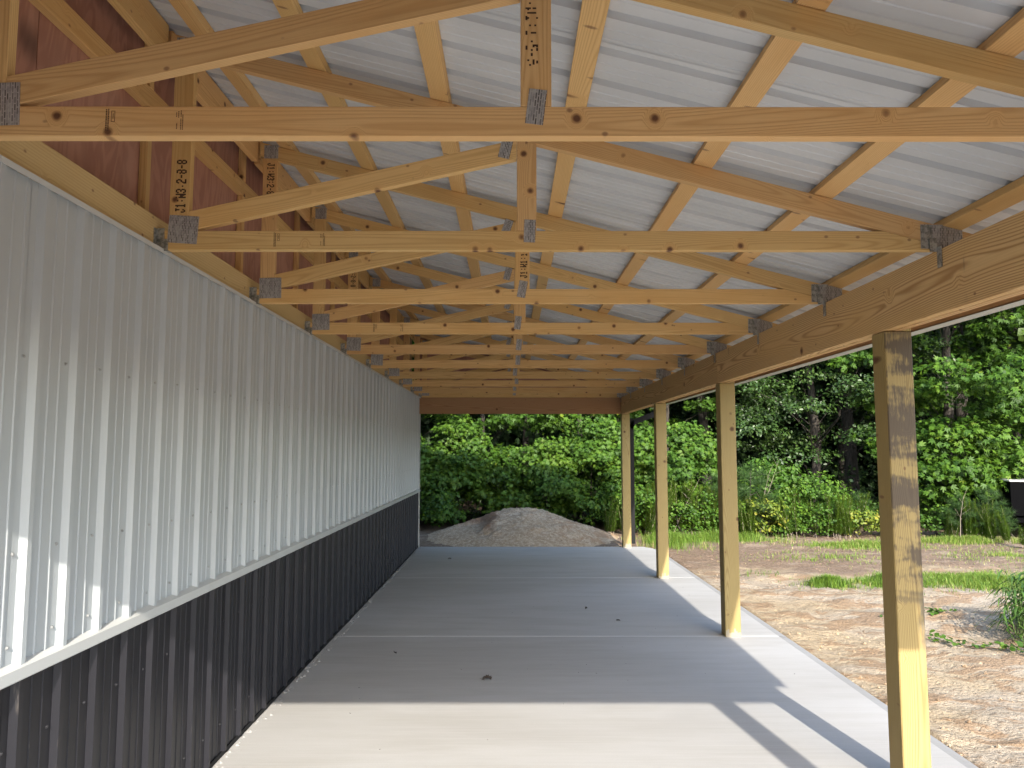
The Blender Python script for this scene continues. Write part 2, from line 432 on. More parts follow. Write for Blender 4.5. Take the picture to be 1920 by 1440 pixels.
# ------------------------------------------------------------------ ground
def fbm(x, y, sc, oct=4, seed=0):
    rs = np.random.RandomState(seed); out = np.zeros_like(x); amp = 1.
    for o in range(oct):
        for q in range(3):
            a = rs.rand() * 6.28; ph = rs.rand() * 6.28; f = sc * (2 ** o) * (.8 + .5 * rs.rand())
            out += amp * np.sin((x * math.cos(a) + y * math.sin(a)) * f + ph + 1.7 * np.sin((x * math.sin(a) - y * math.cos(a)) * f * .6 + ph * 2)) / 3
        amp *= .5
    return out
def grid_axis(a0, a1, step, far0, far1):
    core = list(np.arange(a0, a1, step)); lo = []; x = a0; s = step
    while x > far0: s *= 1.35; x -= s; lo.append(x)
    hi = []; x = core[-1]; s = step
    while x < far1: s *= 1.35; x += s; hi.append(x)
    return np.array(lo[::-1] + core + hi)
def ground_h(X, Y):
    h = -.075 + .016 * fbm(X, Y, 1.3, 3, 3) + .013 * fbm(X, Y, 6., 3, 5) * (1 + .5 * np.sin(X * 1.3 + Y))
    h += .008 * fbm(X, Y, 24., 2, 9)
    for c_ in (3.45, 5.0): h -= .022 * np.exp(-((X - c_ - .25 * np.sin(Y * .45)) / .13) ** 2) * (Y < 12.5)
    # loose ridge of soil by the weeds, low rise toward the trees
    h += .10 * np.exp(-(((X - 4.55) / .55) ** 2 + ((Y - 7.9) / .32) ** 2)) * (1 + .3 * fbm(X, Y, 9, 2, 21))
    h += .05 * np.exp(-(((X - 5.2) / 1.2) ** 2 + ((Y - 9.2) / .5) ** 2))
    h += .012 * np.clip(Y - 11, 0, 30) * .6
    h += np.clip((np.hypot(X - 2, Y) - 34) * .22, 0, 7)     # wooded bank all round the clearing
    near = (X > -2.2) & (X < 2.55) & (Y < 13.14)
    return np.where(near, -.16, h)
gx = grid_axis(2.2, 9.2, .05, -150, 170); gy = grid_axis(1.2, 15.2, .055, -140, 190)
GX, GY = np.meshgrid(gx, gy); GZ = ground_h(GX, GY)
V = np.stack([GX.ravel(), GY.ravel(), GZ.ravel()], 1)
nx, ny = len(gx), len(gy); ii = np.arange((ny - 1) * (nx - 1)); i0 = (ii // (nx - 1)) * nx + ii % (nx - 1)
F = np.stack([i0, i0 + 1, i0 + nx + 1, i0 + nx], 1)
tag(link("ground", np_mesh("ground", V, F, smooth=True), None, GROUND), kind='structure')

# ------------------------------------------------------------------ concrete slab, section by section
slab = tag(empty("concrete_slab", (0, 0, 0)), kind='structure')
JO = [-4.0, -2.25, .80, 3.85, 6.90, 9.98, 13.09]
XS0, XS1 = -1.66, 2.42
fill = []
for a, b in zip(JO[:-1], JO[1:]):
    g = .0055
    ch = .42 if b > 13 else 0
    pts = [(XS0, a + g), (XS1, a + g), (XS1, b - g - (.22 if ch else 0)), (XS1 - (.14 if ch else 0), b - g), (XS0, b - g)] if ch else \
          [(XS0, a + g), (XS1, a + g), (XS1, b - g), (XS0, b - g)]
    bm = bmesh.new()
    t = [bm.verts.new((x, y, 0)) for x, y in pts]; d = [bm.verts.new((x, y, -.12)) for x, y in pts]
    bm.faces.new(t); bm.faces.new(d[::-1])
    for i in range(len(pts)): bm.faces.new((t[i], d[i], d[(i + 1) % len(pts)], t[(i + 1) % len(pts)]))
    bmesh.ops.recalc_face_normals(bm, faces=bm.faces)
    bmesh.ops.bevel(bm, geom=[e for e in bm.edges if abs(e.verts[0].co.z) < 1e-4 and abs(e.verts[1].co.z) < 1e-4], offset=.0025, segments=1, affect='EDGES')
    me = bpy.data.meshes.new("slab_section"); bm.to_mesh(me); bm.free(); link("slab_section", me, slab, CONC)
    # rounded outer edging, darker cast side
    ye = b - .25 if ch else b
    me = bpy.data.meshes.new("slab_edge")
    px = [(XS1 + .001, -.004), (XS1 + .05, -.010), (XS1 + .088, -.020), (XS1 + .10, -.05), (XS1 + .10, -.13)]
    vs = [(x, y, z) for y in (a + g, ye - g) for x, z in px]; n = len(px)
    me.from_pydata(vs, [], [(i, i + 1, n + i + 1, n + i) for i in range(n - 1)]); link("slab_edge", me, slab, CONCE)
for j in JO[1:-1]: fill.append(((XS0, j - .0055, -.02), (XS1, j + .0055, -.0008)))
link("joint_filler", boxes_mesh(fill), slab, simple("pale_joint_dust", (.78, .77, .74), .9))

# ------------------------------------------------------------------ building wall: ribbed steel above a charcoal wainscot
P = .2257; RIB0 = 2.45
def rib_profile(a, b):
    """(y, out) polyline of the ribbed steel between a and b"""
    pts = []
    k = math.floor((a - RIB0) / P) - 1
    while RIB0 + k * P < b + P:
        y = RIB0 + k * P
        pts += [(y, 0), (y + .017, .019), (y + .039, .019), (y + .056, 0)]
        for q in (.105, .163):
            pts += [(y + q, 0), (y + q + .004, .0032), (y + q + .010, .0032), (y + q + .014, 0)]
        k += 1
    pts = [p for p in pts if a < p[0] < b]
    return [(a, 0)] + pts + [(b, 0)]
def rib_panel(name, a, b, z0, z1, x, mat, parent):
    pr = rib_profile(a, b); n = len(pr)
    vs = [(x + o, y, z) for z in (z0, z1) for y, o in pr]
    fs = [(i, i + 1, n + i + 1, n + i) for i in range(n - 1)]
    me = bpy.data.meshes.new(name); me.from_pydata(vs, [], fs)
    return link(name, me, parent, mat)
YA, YB = -5.0, 13.02
wall = tag(empty("building_wall", (0, 0, 0)), "long ribbed white steel wall over a charcoal wainscot beside the concrete slab", "wall")
PW = 4 * P; y = RIB0 - .03 - 9 * PW + .0
starts = []
while y < YB:
    if y + PW > YA: starts.append((max(y, YA), min(y + PW, YB)))
    y += PW
for i, (a, b) in enumerate(starts):
    off = .0012 * (i % 2)
    up = rib_panel("white_steel_panel", a - .004, b + .004, .985, ZC - .006, XW + off, WHITE, wall)
    dn = rib_panel("charcoal_steel_panel", a - .004, b + .004, .025, .952, XW + off, CHAR, wall)
    # hex screw heads with washers on the flats beside each rib
    for rows, pan, z_off in (((1.98, 1.35, 1.06), up, 0), ((.735, .18), dn, 0)):
        ps = []
        k = math.ceil((a - RIB0 + .028) / P)
        while RIB0 + k * P - .028 < b:
            yy = RIB0 + k * P - .028 + rnd.uniform(-.004, .004)
            for z in rows:
                zz = z + rnd.uniform(-.006, .006)
                V_, F_ = [], []
                for r_, o_ in ((.0070, .0005), (.0070, .0022), (.0045, .0026), (.0045, .0062)):
                    for s in range(6):
                        an = s * math.pi / 3; V_.append((XW + off + o_, yy + r_ * math.cos(an), zz + r_ * math.sin(an)))
                for q in range(3):
                    for s in range(6):
                        F_.append((q * 6 + s, q * 6 + (s + 1) % 6, (q + 1) * 6 + (s + 1) % 6, (q + 1) * 6 + s))
                F_.append(tuple(range(18, 24))); ps.append((V_, F_))
            k += 1
        if ps:
            o = tubes_obj("screw_row", ps, SCREW if pan is up else SCREWK, pan, False)
            o['kind'] = 'stuff'
def strip(name, pr, y0, y1, mat, parent):
    """open profile (x,z) swept along y, doubled for thickness"""
    n = len(pr); vs = [(x, y, z) for y in (y0, y1) for x, z in pr]
    me = bpy.data.meshes.new(name); me.from_pydata(vs, [], [(i, i + 1, n + i + 1, n + i) for i in range(n - 1)])
    return link(name, me, parent, mat)
strip("wainscot_trim", [(XW - .02, 1.004), (XW + .004, .998), (XW + .030, .985), (XW + .031, .948), (XW + .027, .944), (XW + .008, .944)], YA, YB, TRIM, wall)
strip("top_trim", [(XW + .0005, ZC + .004), (XW + .024, ZC + .004), (XW + .024, ZC - .016), (XW + .021, ZC - .016)], YA, YB, TRIM, wall)
bar("corner_trim", (XW - .10, YB, .0), (XW + .024, YB + .006, ZC), 'Z', TRIM, wall, .001)
bar("base_trim", (XW - .002, YA, .0), (XW + .010, YB, .028), 'Y', BLACK, wall, .001)
# ledger, plywood sheathing, flat girts and studs above the steel
for a, b in ((-5, -.4), (-.398, 4.48), (4.482, 9.36), (9.362, 13.05)):
    bar("ledger_board", (-1.64, a, 2.44), (-1.600, b, 2.727), 'Y', LEDGER, wall)
y = -5.0 + .3
while y < 13.0:
    bar("plywood_sheet", (-1.752, y + .002, 2.40), (-1.732, min(y + 1.218, 13.02), 3.62 + .0), 'Z', PLY, wall, .001)
    bar("plywood_sheet", (-1.752, y + .002 - .0, 3.624), (-1.732, min(y + 1.218, 13.02), 4.25), 'Z', PLY, wall, .001)
    y += 1.22
for a, b in ((-4.7, .2), (.203, 5.0), (5.003, 13.0)):
    bar("wall_girt", (-1.731, a, 3.282), (-1.693, b, 3.376), 'Y', PINE, wall)
for yk in [-.05, 1.17, 2.405] + [3.38 + 1.233 * k for k in range(8)]:
    bar("wall_stud", (-1.731, yk, 2.728), (-1.694, yk + .04, 3.281), 'Z', PINE, wall)
    bar("wall_stud", (-1.731, yk, 3.377), (-1.694, yk + .04, 3.60), 'Z', PINE, wall)

# rest of the building behind that wall
bld = tag(empty("steel_building", (-6, 4, 0)), "white steel building whose long side carries the open lean-to", "building")
def rel(lo, hi): return lo, hi
bar("side_wall", (-11.02, -5.0, 0), (-10.98, 13.0, 3.9), 'Y', WHITE, bld)
bar("end_wall", (-10.979, 12.96, 0), (-1.755, 12.998, 4.05), 'X', WHITE, bld)
bar("end_wall", (-10.979, -4.998, 0), (-1.755, -4.96, 4.05), 'X', WHITE, bld)
for x0, z0, x1, z1 in ((-1.42, 4.13, -6.4, 5.35), (-6.4, 5.35, -11.4, 4.1)):
    a = math.atan2(z1 - z0, x1 - x0); L = math.hypot(x1 - x0, z1 - z0)
    prism("roof_slope", [(x0, z0), (x1, z1), (x1, z1 + .03), (x0, z0 + .03)], -5.2, 13.2, 0, WHITE, bld, .001)
prism("gable", [(-1.755, 4.052), (-6.4, 5.3), (-10.98, 4.052)], 12.96, 12.998, 0, WHITE, bld, .001)
prism("gable", [(-1.755, 4.052), (-6.4, 5.3), (-10.98, 4.052)], -4.998, -4.96, 0, WHITE, bld, .001)

# ------------------------------------------------------------------ lean-to roof: purlins, ribbed sheets, fascia, gutter
roof = tag(empty("lean_to_roof", (0, 0, 0)), "sloping metal lean-to roof on flat purlins seen from underneath", "roof")
for i, px in enumerate((-1.403, -.892, -.323, .281, .885, 1.432, 2.01, 2.405)):
    for a, b in (((Y0R, 5.73), (5.733, Y1R)) if i % 2 else ((Y0R, 8.2), (8.203, Y1R))):
        zc = chord_top(px) + .0195 / math.cos(SL)
        L = (b - a)
        me = prism_mesh([(-L / 2, -.019), (L / 2, -.019), (L / 2, .019), (-L / 2, .019)], -.0445, .0445, .002)
        o = link("purlin", me, roof, PINE)
        o.matrix_local = Matrix.Translation((px, (a + b) / 2, zc + .001)) @ Matrix.Rotation(SL, 4, 'Y') @ Matrix.Rotation(R(90), 4, 'Z')
# ribbed sheets; ribs run down the slope
y = 2.45 - .10 - 2 * .9144; n = 0
def roof_profile(a, b):
    pts = [(a, 0.)]; k = 0
    base = a + .03
    while base + k * .2286 < b - .03:
        q = base + k * .2286
        pts += [(q, 0), (q + .008, .023), (q + .042, .023), (q + .050, 0)]
        for s in (.105, .163): pts += [(q + s, 0), (q + s + .004, .0035), (q + s + .010, .0035), (q + s + .014, 0)]
        k += 1
    pts = [p for p in pts if p[0] <= b]; return pts + [(b, 0.)]
y = Y0R - .04
xa, xb = -1.728, 2.545
while y < Y1R:
    b = min(y + .9144 + .022, Y1R + .04)
    pr = roof_profile(y, b); m = len(pr)
    lift = .0018 * (n % 2) + .002
    vs = [(x, yy, sheet(x) + o / math.cos(SL) + lift) for x in (xa, xb) for yy, o in pr]
    me = bpy.data.meshes.new("roof_sheet"); me.from_pydata(vs, [], [(i, i + 1, m + i + 1, m + i) for i in range(m - 1)])
    link("roof_sheet", me, roof, ROOFM); y += .9144; n += 1
# upper roof ledger, cut between trusses by the sheets
zl = sheet(-1.60)
for a, b in zip(TY[:-1], TY[1:]):
    bar("roof_ledger", (-1.622, a + .0405 if a > 1 else Y0R, Z0 + 1.795), (-1.584, b - .002, zl - .012), 'Y', PINE, roof)
# closed gable triangles above the two headers
for a, b, mt, nm in ((.765, .799, PLY, "gable_sheathing"), (13.042, 13.072, PLY, "gable_sheathing")):
    prism(nm, [(-1.60, ZC - .30), (2.455, ZC - .02 if a > 5 else ZC - .30), (2.455, low(2.455) + .130), (-1.60, low(-1.60) + .130)] if a < 5 else
          [(-1.60, ZC - .26), (1.925, ZC - .26), (2.455, ZC - .14), (2.455, low(2.455) + .130), (-1.60, low(-1.60) + .130)], a, b, 0, mt, roof, .001)
# fascia, drip trim, gutter and downspout
for a, b in ((Y0R, 5.0), (5.002, 9.9), (9.902, Y1R)):
    bar("fascia_board", (2.462, a, 2.40), (2.500, b, 2.538), 'Y', PINE_RED, roof)
strip("drip_trim", [(2.455, 2.392), (2.503, 2.382), (2.508, 2.385), (2.508, 2.56), (2.53, 2.585)], Y0R, Y1R, TRIM, roof)
strip("gutter", [(2.512, 2.54), (2.512, 2.435), (2.60, 2.435), (2.625, 2.50), (2.625, 2.545), (2.60, 2.547)], Y0R, Y1R + .06, BLACK, roof)
dsp = [((2.545, 13.10, 2.37), (2.615, 13.15, 2.436)), ]
me = boxes_mesh([((2.10, 13.125, .045), (2.165, 13.18, 2.22)), ((2.095, 13.12, 1.0), (2.17, 13.185, 1.02)), ((2.095, 13.12, .32), (2.17, 13.185, .34))])
ds = link("downspout", me, roof, BLACK)
V1, F1 = [], []
for (x, z) in ((2.60, 2.436), (2.54, 2.34), (2.17, 2.20), (2.10, 2.10)):
    V1 += [(x - .01, 13.125, z), (x - .01, 13.18, z), (x + .03, 13.18, z - .085), (x + .03, 13.125, z - .085)]
for q in range(3):
    for s in range(4): F1.append((q * 4 + s, q * 4 + (s + 1) % 4, q * 4 + 4 + (s + 1) % 4, q * 4 + 4 + s))
me = bpy.data.meshes.new("downspout_elbow"); me.from_pydata(V1, [], F1); link("downspout_elbow", me, ds, BLACK)

# ------------------------------------------------------------------ beams and posts
beam = tag(empty("eave_beam", (2.0, 7, ZC - .286)), "long heavy wooden beam carried by the row of posts, coarse grain and dark stains", "beam")
for a, b in ((Y0R, 6.93), (6.933, Y1R)):
    bar("beam_ply", (XB, a, ZC - .287), (XB + .044, b, ZC - .001), 'Y', BEAMW, beam, .003)
for a, b in ((Y0R, 3.88), (3.883, 9.97), (9.973, Y1R)):
    bar("beam_ply", (XB + .048, a, ZC - .289), (XB + .092, b, ZC - .002), 'Y', BEAMW, beam, .003)
pass
eh = tag(empty("end_header", (0, 13.02, ZC - .286)), "dark reddish wooden header across the far open end under the trusses", "beam")
bar("header_board", (-1.60, 13.0, ZC - .286), (XB - .002, 13.04, ZC - .002), 'X', PINE_RED, eh)
nh = tag(empty("near_header", (0, .82, ZC - .286)), "wooden header across the near open end above the camera", "beam")
bar("header_board", (-1.60, .802, ZC - .286), (XB - .002, .842, ZC - .002), 'X', PINE_RED, nh)

POSTL = {.76: ("square wooden post at the near end of the beam, behind the viewer", TREAT),
         3.81: ("nearest square wooden post, its front face blotched with black stains", TREAT_ST),
         6.86: ("second square post from the camera, with three dark knots down its front", TREAT),
         9.91: ("third square post from the camera, standing at the far slab joint", TREAT),
         12.95: ("farthest square post, at the slab corner next to the black downspout", TREAT)}
CONCSPLASH = simple("cement_splash", (.34, .30, .22), .9)
for py, (lab, mt) in POSTL.items():
    t = tag(empty("wooden_post", (XB + .07, py + .07, 0)), lab, "post", "square wooden posts under the eave beam")
    bar("shaft", (XB, py, .0), (XB + .14, py + .14, ZC - .2905), 'Z', mt, t, .005)
    bar("notched_top", (XB + .095, py, ZC - .2900), (XB + .139, py + .14, ZC - .003), 'Z', TREAT, t, .003)
    if py > 5:
        bs = []
        for q in range(9):
            x0 = XB + .004 + q * .0148; bs.append(((x0, py - .0012, 0.0), (x0 + .0146, py + .003, .055 + rnd.uniform(-.035, .02))))
        link("cement_splash", boxes_mesh([((a[0] - t.location.x, a[1] - t.location.y, a[2]), (b[0] - t.location.x, b[1] - t.location.y, b[2])) for a, b in bs]), t, CONCSPLASH)

# ------------------------------------------------------------------ trusses
G57 = {'J': "00111 00010 00010 00010 10010 10010 01100", '1': "00100 01100 00100 00100 00100 00100 01110", ':': "00000 00100 00000 00000 00100 00000 00000",
       'W': "10001 10001 10001 10101 10101 11011 10001", '3': "01110 10001 00001 00110 00001 10001 01110", '2': "01110 10001 00001 00110 01000 10000 11111",
       '-': "00000 00000 00000 01110 00000 00000 00000", '8': "01110 10001 10001 01110 10001 10001 01110", '5': "11111 10000 11110 00001 00001 10001 01110"}
def dot_text(txt, cx, zstart, yf, h, up, parent, drop=0.0, cond=.62):
    """ink-jet dots on a face looking toward -Y; text runs vertically. up: reads bottom to top"""
    quads = []; pit = h / 7.; pw = pit * cond * 1.35; r_ = pit * .56; rr = random.Random(len(txt) + int(yf * 10))
    pos = 0
    for ch in txt:
        rows = G57[ch].split()
        for ri, row in enumerate(rows):
            for ci, c in enumerate(row):
                if c != '1' or rr.random() < drop: continue
                a = (pos + ci) * pw; t_ = (ri - 3) * pit
                if up: x, z = cx + t_, zstart + a
                else: x, z = cx - t_, zstart - a
                quads.append((x, z))
        pos += 6.4
    V_, F_ = [], []
    wy = r_ * .95
    for x, z in quads:
        k = len(V_); V_ += [(x - r_, yf, z - wy), (x + r_, yf, z - wy), (x + r_, yf, z + wy), (x - r_, yf, z + wy)]; F_.append((k, k + 1, k + 2, k + 3))
    o3 = wp(parent); M_ = parent.matrix_basis.to_3x3().inverted() if parent.type == 'MESH' else Matrix.Identity(3)
    V_ = [tuple(M_ @ (Vector(v) - o3)) for v in V_]
    me = bpy.data.meshes.new("printed_mark"); me.from_pydata(V_, [], F_); return tag(link("printed_mark", me, parent, INK), kind="stuff")
def grade_stamp(x, z, yf, parent, kind):
    """small lumber grade stamp, turned on its side"""
    bs = []; rr = random.Random(int(x * 100) + kind)
    H = .062
    if kind == 0:
        for xx in (-.012, -.006): 
            q = -H / 2
            while q < H / 2: 
                l = rr.uniform(.0015, .004); bs.append((x + xx, x + xx + .0035 + .001 * rr.random(), z + q, z + q + l)); q += l + .0014
        for a, b, c, d in ((.004, .0055, -.005, .028), (.0135, .015, -.005, .028), (.004, .015, -.005, -.0035), (.004, .015, .0265, .028), (.0085, .0105, .004, .020)):
            bs.append((x + a, x + b, z + c, z + d))
    else:
        for xx, a, b in ((-.011, .010, .024), (-.005, .008, .024), (.002, .010, .030), (.007, -.028, .018), (.0015, -.028, .005), (-.010, -.026, -.008)):
            q = a
            while q < b:
                l = rr.uniform(.0012, .0032); bs.append((x + xx, x + xx + .0030, z + q, z + q + l)); q += l + .0013
    V_, F_ = [], []
    o3 = wp(parent)
    for a, b, c, d in bs:
        k = len(V_); V_ += [(a, yf, c), (b, yf, c), (b, yf, d), (a, yf, d)]; F_.append((k, k + 1, k + 2, k + 3))
    V_ = [tuple(Vector(v) - o3) for v in V_]
    me = bpy.data.meshes.new("grade_stamp"); me.from_pydata(V_, [], F_); return tag(link("grade_stamp", me, parent, INK), kind="stuff")

ORD = ["nearest", "second", "third", "fourth", "fifth", "sixth", "seventh", "eighth", "ninth"]
def plate(x, z, w_, h_, yf, rot, parent):
    me = prism_mesh([(-w_ / 2, -h_ / 2), (w_ / 2, -h_ / 2), (w_ / 2, h_ / 2), (-w_ / 2, h_ / 2)], -.0012, .0, .0003)
    o = link("metal_plate", me, parent, PLATE); o.rotation_euler = (0, rot, 0); o.location = Vector((x, yf - .0008, z)) - wp(parent); return o
XV = .074; HV = .0445       # centre web
XL = -1.505
SD = None
for k, ty in enumerate(TY):
    if k == 0: lab = "roof truss directly over the near header, behind the viewer"
    elif k == len(TY) - 1: lab = "last roof truss, sitting on the dark header at the far open end"
    else: lab = {1: "nearest roof truss in view, with two grade stamps on its bottom chord",
                 2: "second roof truss in view, its left web printed J1:W3:2-8-8"}.get(k, "%s roof truss counted from the viewer under the metal roof" % ORD[k - 1])
    t = tag(empty("roof_truss", (0, ty, ZC)), lab, "roof truss", "roof trusses spanning from wall to beam")
    y0, y1 = ty, ty + .038; zt = ZC + .089
    bc = prism("bottom_chord", [(-1.597, ZC), (2.035, ZC), (1.694, zt), (-1.597, zt)], y0, y1, 0, PINE, t)
    prism("top_chord", [(-1.575, low(-1.575) + .001), (XE - .002, low(XE) + .001), (XE - .002, chord_top(XE)), (-1.575, chord_top(-1.575))], y0, y1, -SL, PINE, t)
    wl = prism("web", [(XL - HV, zt + .001), (XL + HV, zt + .001), (XL + HV, low(XL + HV)), (XL - HV, low(XL - HV))], y0, y1, R(90), PINE, t)
    wc = prism("web", [(XV - HV, zt + .001), (XV + HV, zt + .001), (XV + HV, low(XV + HV)), (XV - HV, low(XV - HV))], y0, y1, R(90), PINE, t)
    # diagonal from the lower left joint up to the head of the centre web
    ax, az = XL + HV + .001, zt + .001
    tx, tz = XV - HV - .001, low(XV - HV) - .002
    wd = .089; ang = math.atan2(tz - (az + .089), tx - ax)
    v_ = wd / math.cos(ang)
    run = v_ / math.tan(ang) if ang > 0 else 0
    # upper edge ends at (tx,tz); lower edge v_ below; left end cut level and plumb
    zlu = tz - (tx - ax) * math.tan(ang)
    xlo = tx - (tz - v_ - az) / math.tan(ang)
    prism("diagonal_web", [(ax, zlu), (ax, az), (xlo, az), (tx, tz - v_), (tx, tz)], y0, y1, ang, PINE, t)
    rr = random.Random(k)
    plate(XL + .022, ZC + .094, .135, .128, y0, R(rr.uniform(-3, 4)), t)
    plate(XV - .0 + rr.uniform(-.02, .015) * (k > 1), ZC + .088, .052, .105, y0, R({1: 7, 2: 2, 3: 10, 4: 7}.get(k, rr.uniform(-4, 8))), t)
    plate(XL + .004, low(XL) + .045, .088, .085, y0, 0, t)
    plate(XV - .095, low(XV) - .03, .052, .10, y0, R(rr.uniform(12, 24)), t)
    plate(1.955, ZC + .062, .19, .112, y0, R(1), t)
    # hanger on the wall ledger and twisted strap tie at the beam
    link("truss_hanger", boxes_mesh([((-1.600, -.034, -.004), (-1.597, -.002, .094)), ((-1.597, -.0035, -.004), (-1.548, -.0012, .05)),
                                     ((-1.597, -.0035, .05), (-1.566, -.0012, .10)), ((-1.600, .040, -.004), (-1.597, .07, .094)),
                                     ((-1.599, -.0035, -.0045), (-1.548, .0415, -.002))]), t, GALV)
    tie = link("strap_tie", boxes_mesh([((1.862, -.006, .008), (1.905, -.0035, .115)), ((1.905, -.010, .01), (1.9085, -.0035, .115)),
                                        ((1.893, -.016, -.01), (1.927, -.011, .052)),
                                        ((1.9235, -.045, -.085), (1.9275, -.012, .008)), ((1.872, -.0085, .05), (1.900, -.006, .075))]), t, GALV)
    yf = y0 - .0006
    if k in (1, 2, 4):
        grade_stamp(-1.155 if k == 1 else -1.06, ZC + .047, yf, bc, 0)
        grade_stamp(-.953 if k == 1 else -.85, ZC + .047, yf, bc, 1)
    tx_c = {1: ("J1:W1:1-5-5", 4.0, False), 4: ("J1:W1:1-5-5", ZC + .135, True)}
    if k == 2: dot_text("J1:W3:2-8-8", XL + .005, ZC + .175, yf, .046, True, wl, .04, .40)
    if k in (3, 5): dot_text("J1:W3:2-8-8", XL + .005, low(XL) - .03, yf, .046, False, wl, .04, .40)
    if k == 1: dot_text("J1:W1:1-5-5", XV - .012, ZC + .455, yf, .036, False, wc, .40, .51)
    if k == 3: dot_text("J1:W1:1-5-5", XV + .008, ZC + .16, yf, .044, True, wc, .04, .42)

# ------------------------------------------------------------------ dirt pile beyond the slab
n = 190
gx2 = np.linspace(-2.6, 3.0, n); gy2 = np.linspace(13.11, 17.2, 140)
X, Y = np.meshgrid(gx2, gy2)
r_ = np.sqrt(((X - .20) / np.where(X < .2, 1.92, 1.98)) ** 2 + ((Y - 15.0) / 1.85) ** 2)
nz = fbm(X, Y, 3.2, 4, 31); nf = fbm(X, Y, 16, 3, 33)
h = .70 * np.clip(1.04 - np.sqrt(r_ ** 2 + .045), 0, 1) ** 1.02
h += .052 * nz * np.clip(1.3 - r_, 0, 1) + .022 * nf * np.clip(1.25 - r_, .15, 1) + .012 * fbm(X, Y, 38, 2, 37) * np.clip(1.25 - r_, .2, 1)
edge = X + .10 * np.sin(Y * 5) + .12 * nz + .38
h -= .13 * np.clip(-edge * 9, 0, 1) * np.clip((h - .12) * 4, 0, 1) * np.clip(1.0 - np.clip(-edge - .5, 0, 1) * 1.5, 0, 1) * (Y < 15.4)
h += .03 * np.clip(fbm(X, Y, 9, 2, 41), 0, 1) * np.exp(-(((X + 1.35) / .5) ** 2 + ((Y - 13.9) / .6) ** 2))
Z = -.07 + h * 1.0; Z = np.where(r_ > 1.28, -.085, Z)
V = np.stack([X.ravel(), Y.ravel(), Z.ravel()], 1); ii = np.arange((140 - 1) * (n - 1)); i0 = (ii // (n - 1)) * n + ii % (n - 1)
F = np.stack([i0, i0 + 1, i0 + n + 1, i0 + n], 1)
tag(link("dirt_pile", np_mesh("dirt_pile", V, F, smooth=True), None, PILE), "low mound of pale sandy dirt at the far end of the concrete slab", "dirt pile")
# loose clods, joined (nobody could count them)
def clods(pts, name, mat):
    ps = []
    for (x, y, z, s) in pts:
        bm_v = []
        for q in ((1, 0, 0), (-1, 0, 0), (0, 1, 0), (0, -1, 0), (0, 0, .7), (0, 0, -.7)):
            j = .65 + .7 * rnd.random(); bm_v.append((x + q[0] * s * j, y + q[1] * s * j, z + q[2] * s * j))
        ps.append((bm_v, [(0, 2, 4), (2, 1, 4), (1, 3, 4), (3, 0, 4), (2, 0, 5), (1, 2, 5), (3, 1, 5), (0, 3, 5)]))
    return tubes_obj(name, ps, mat, None, False)
pts = []
for q in range(2600):
    i = rnd.randrange(len(V)); x, y, z = V[i]
    if z > -.08: pts.append((x, y, z + .002, rnd.choice((.008, .010, .014, .022))))
tag(clods(pts, "soil_clods", PILE), "loose crumbs of soil strewn over the dirt pile", "soil clods", kind='stuff')
pts = []
for q in range(5200):
    x = rnd.uniform(2.5, 8.5); y = rnd.uniform(2.2, 14.5)
    dn = math.sin(x * 3.1 + 1.3 * math.sin(y * 1.7)) + math.sin(y * 2.3 + x * 1.1)
    if dn < .1 and rnd.random() < .85: continue
    z = float(ground_h(np.array([x]), np.array([y]))[0]); pts.append((x, y, z + .002, rnd.choice((.006, .008, .010, .014, .02))))
tag(clods(pts, "ground_crumbs", GROUND), "small crumbs of sandy soil scattered beside the slab", "soil crumbs", kind='stuff')
pts = [(-1.565 + rnd.random() ** 2 * .05, rnd.uniform(2.4, 13), .002, rnd.choice((.004, .006, .009, .013))) for q in range(420)]
tag(clods(pts, "wall_foot_debris", CONCE), "crumbs of concrete and dirt along the foot of the wall", "debris", kind='stuff')

# ------------------------------------------------------------------ small things lying on the slab
V_, F_ = join_parts([tube([(0, 0, .004), (.02, .004, .012), (.05, .0, .004)], [.001, .0016, .0008], 4)])
def curled_leaf(loc, s, label, rz=0.):
    pts = []
    for i in range(9):
        a = i / 8.; pts.append((a * .10 - .05, 0, .006 + .018 * math.sin(a * math.pi)))
    vs = []; fs = []
    for i, p in enumerate(pts):
        wd = .026 * math.sin(math.pi * (i + .15) / 8.4) * (1 + .55 * (i % 2)) + .001
        vs += [(p[0], -wd, p[2] + .010 * (i % 2)), (p[0], 0, p[2] - .006), (p[0] + .005 * (i % 3), wd * .9, p[2] + .022 + .008 * (i % 2))]
    for i in range(8):
        k = i * 3; fs += [(k, k + 1, k + 4, k + 3), (k + 1, k + 2, k + 5, k + 4)]
    ps = [(vs, fs), tube([(-.05, 0, .006), (-.07, .003, .012), (-.085, .008, .020)], [.0015, .0012, .0008], 4),
          tube([(.03, 0, .012), (.052, .01, .02), (.062, .012, .038), (.050, .012, .048), (.042, .01, .040)], [.002, .0022, .002, .0015, .0008], 4),
          tube([(.0, .0, .01), (.004, .004, .035), (.008, .006, .052)], [.005, .003, .0006], 4)]
    V2, F2 = join_parts(ps); V2 = [tuple(c * s for c in v) for v in V2]
    me = bpy.data.meshes.new("dry_leaf"); me.from_pydata(V2, [], F2)
    o = tag(link("dry_leaf", me, None, DRYLEAF), label, "leaf"); o.location = loc; o.rotation_euler = (0, 0, rz); return o
curled_leaf((-.172, 5.62, .0005), .62, "dark curled dry leaf lying alone in the middle of the shaded slab")
curled_leaf((.80, 8.05, .0005), .45, "tiny dry leaf scrap on the slab left of the second post", 1.1)
curled_leaf((-.95, 6.33, .0005), .4, "tiny dry leaf scrap on the slab near the wall", 2.1)
curled_leaf((-.93, 11.6, .0005), .5, "tiny dry leaf scrap on the far part of the slab", .4)
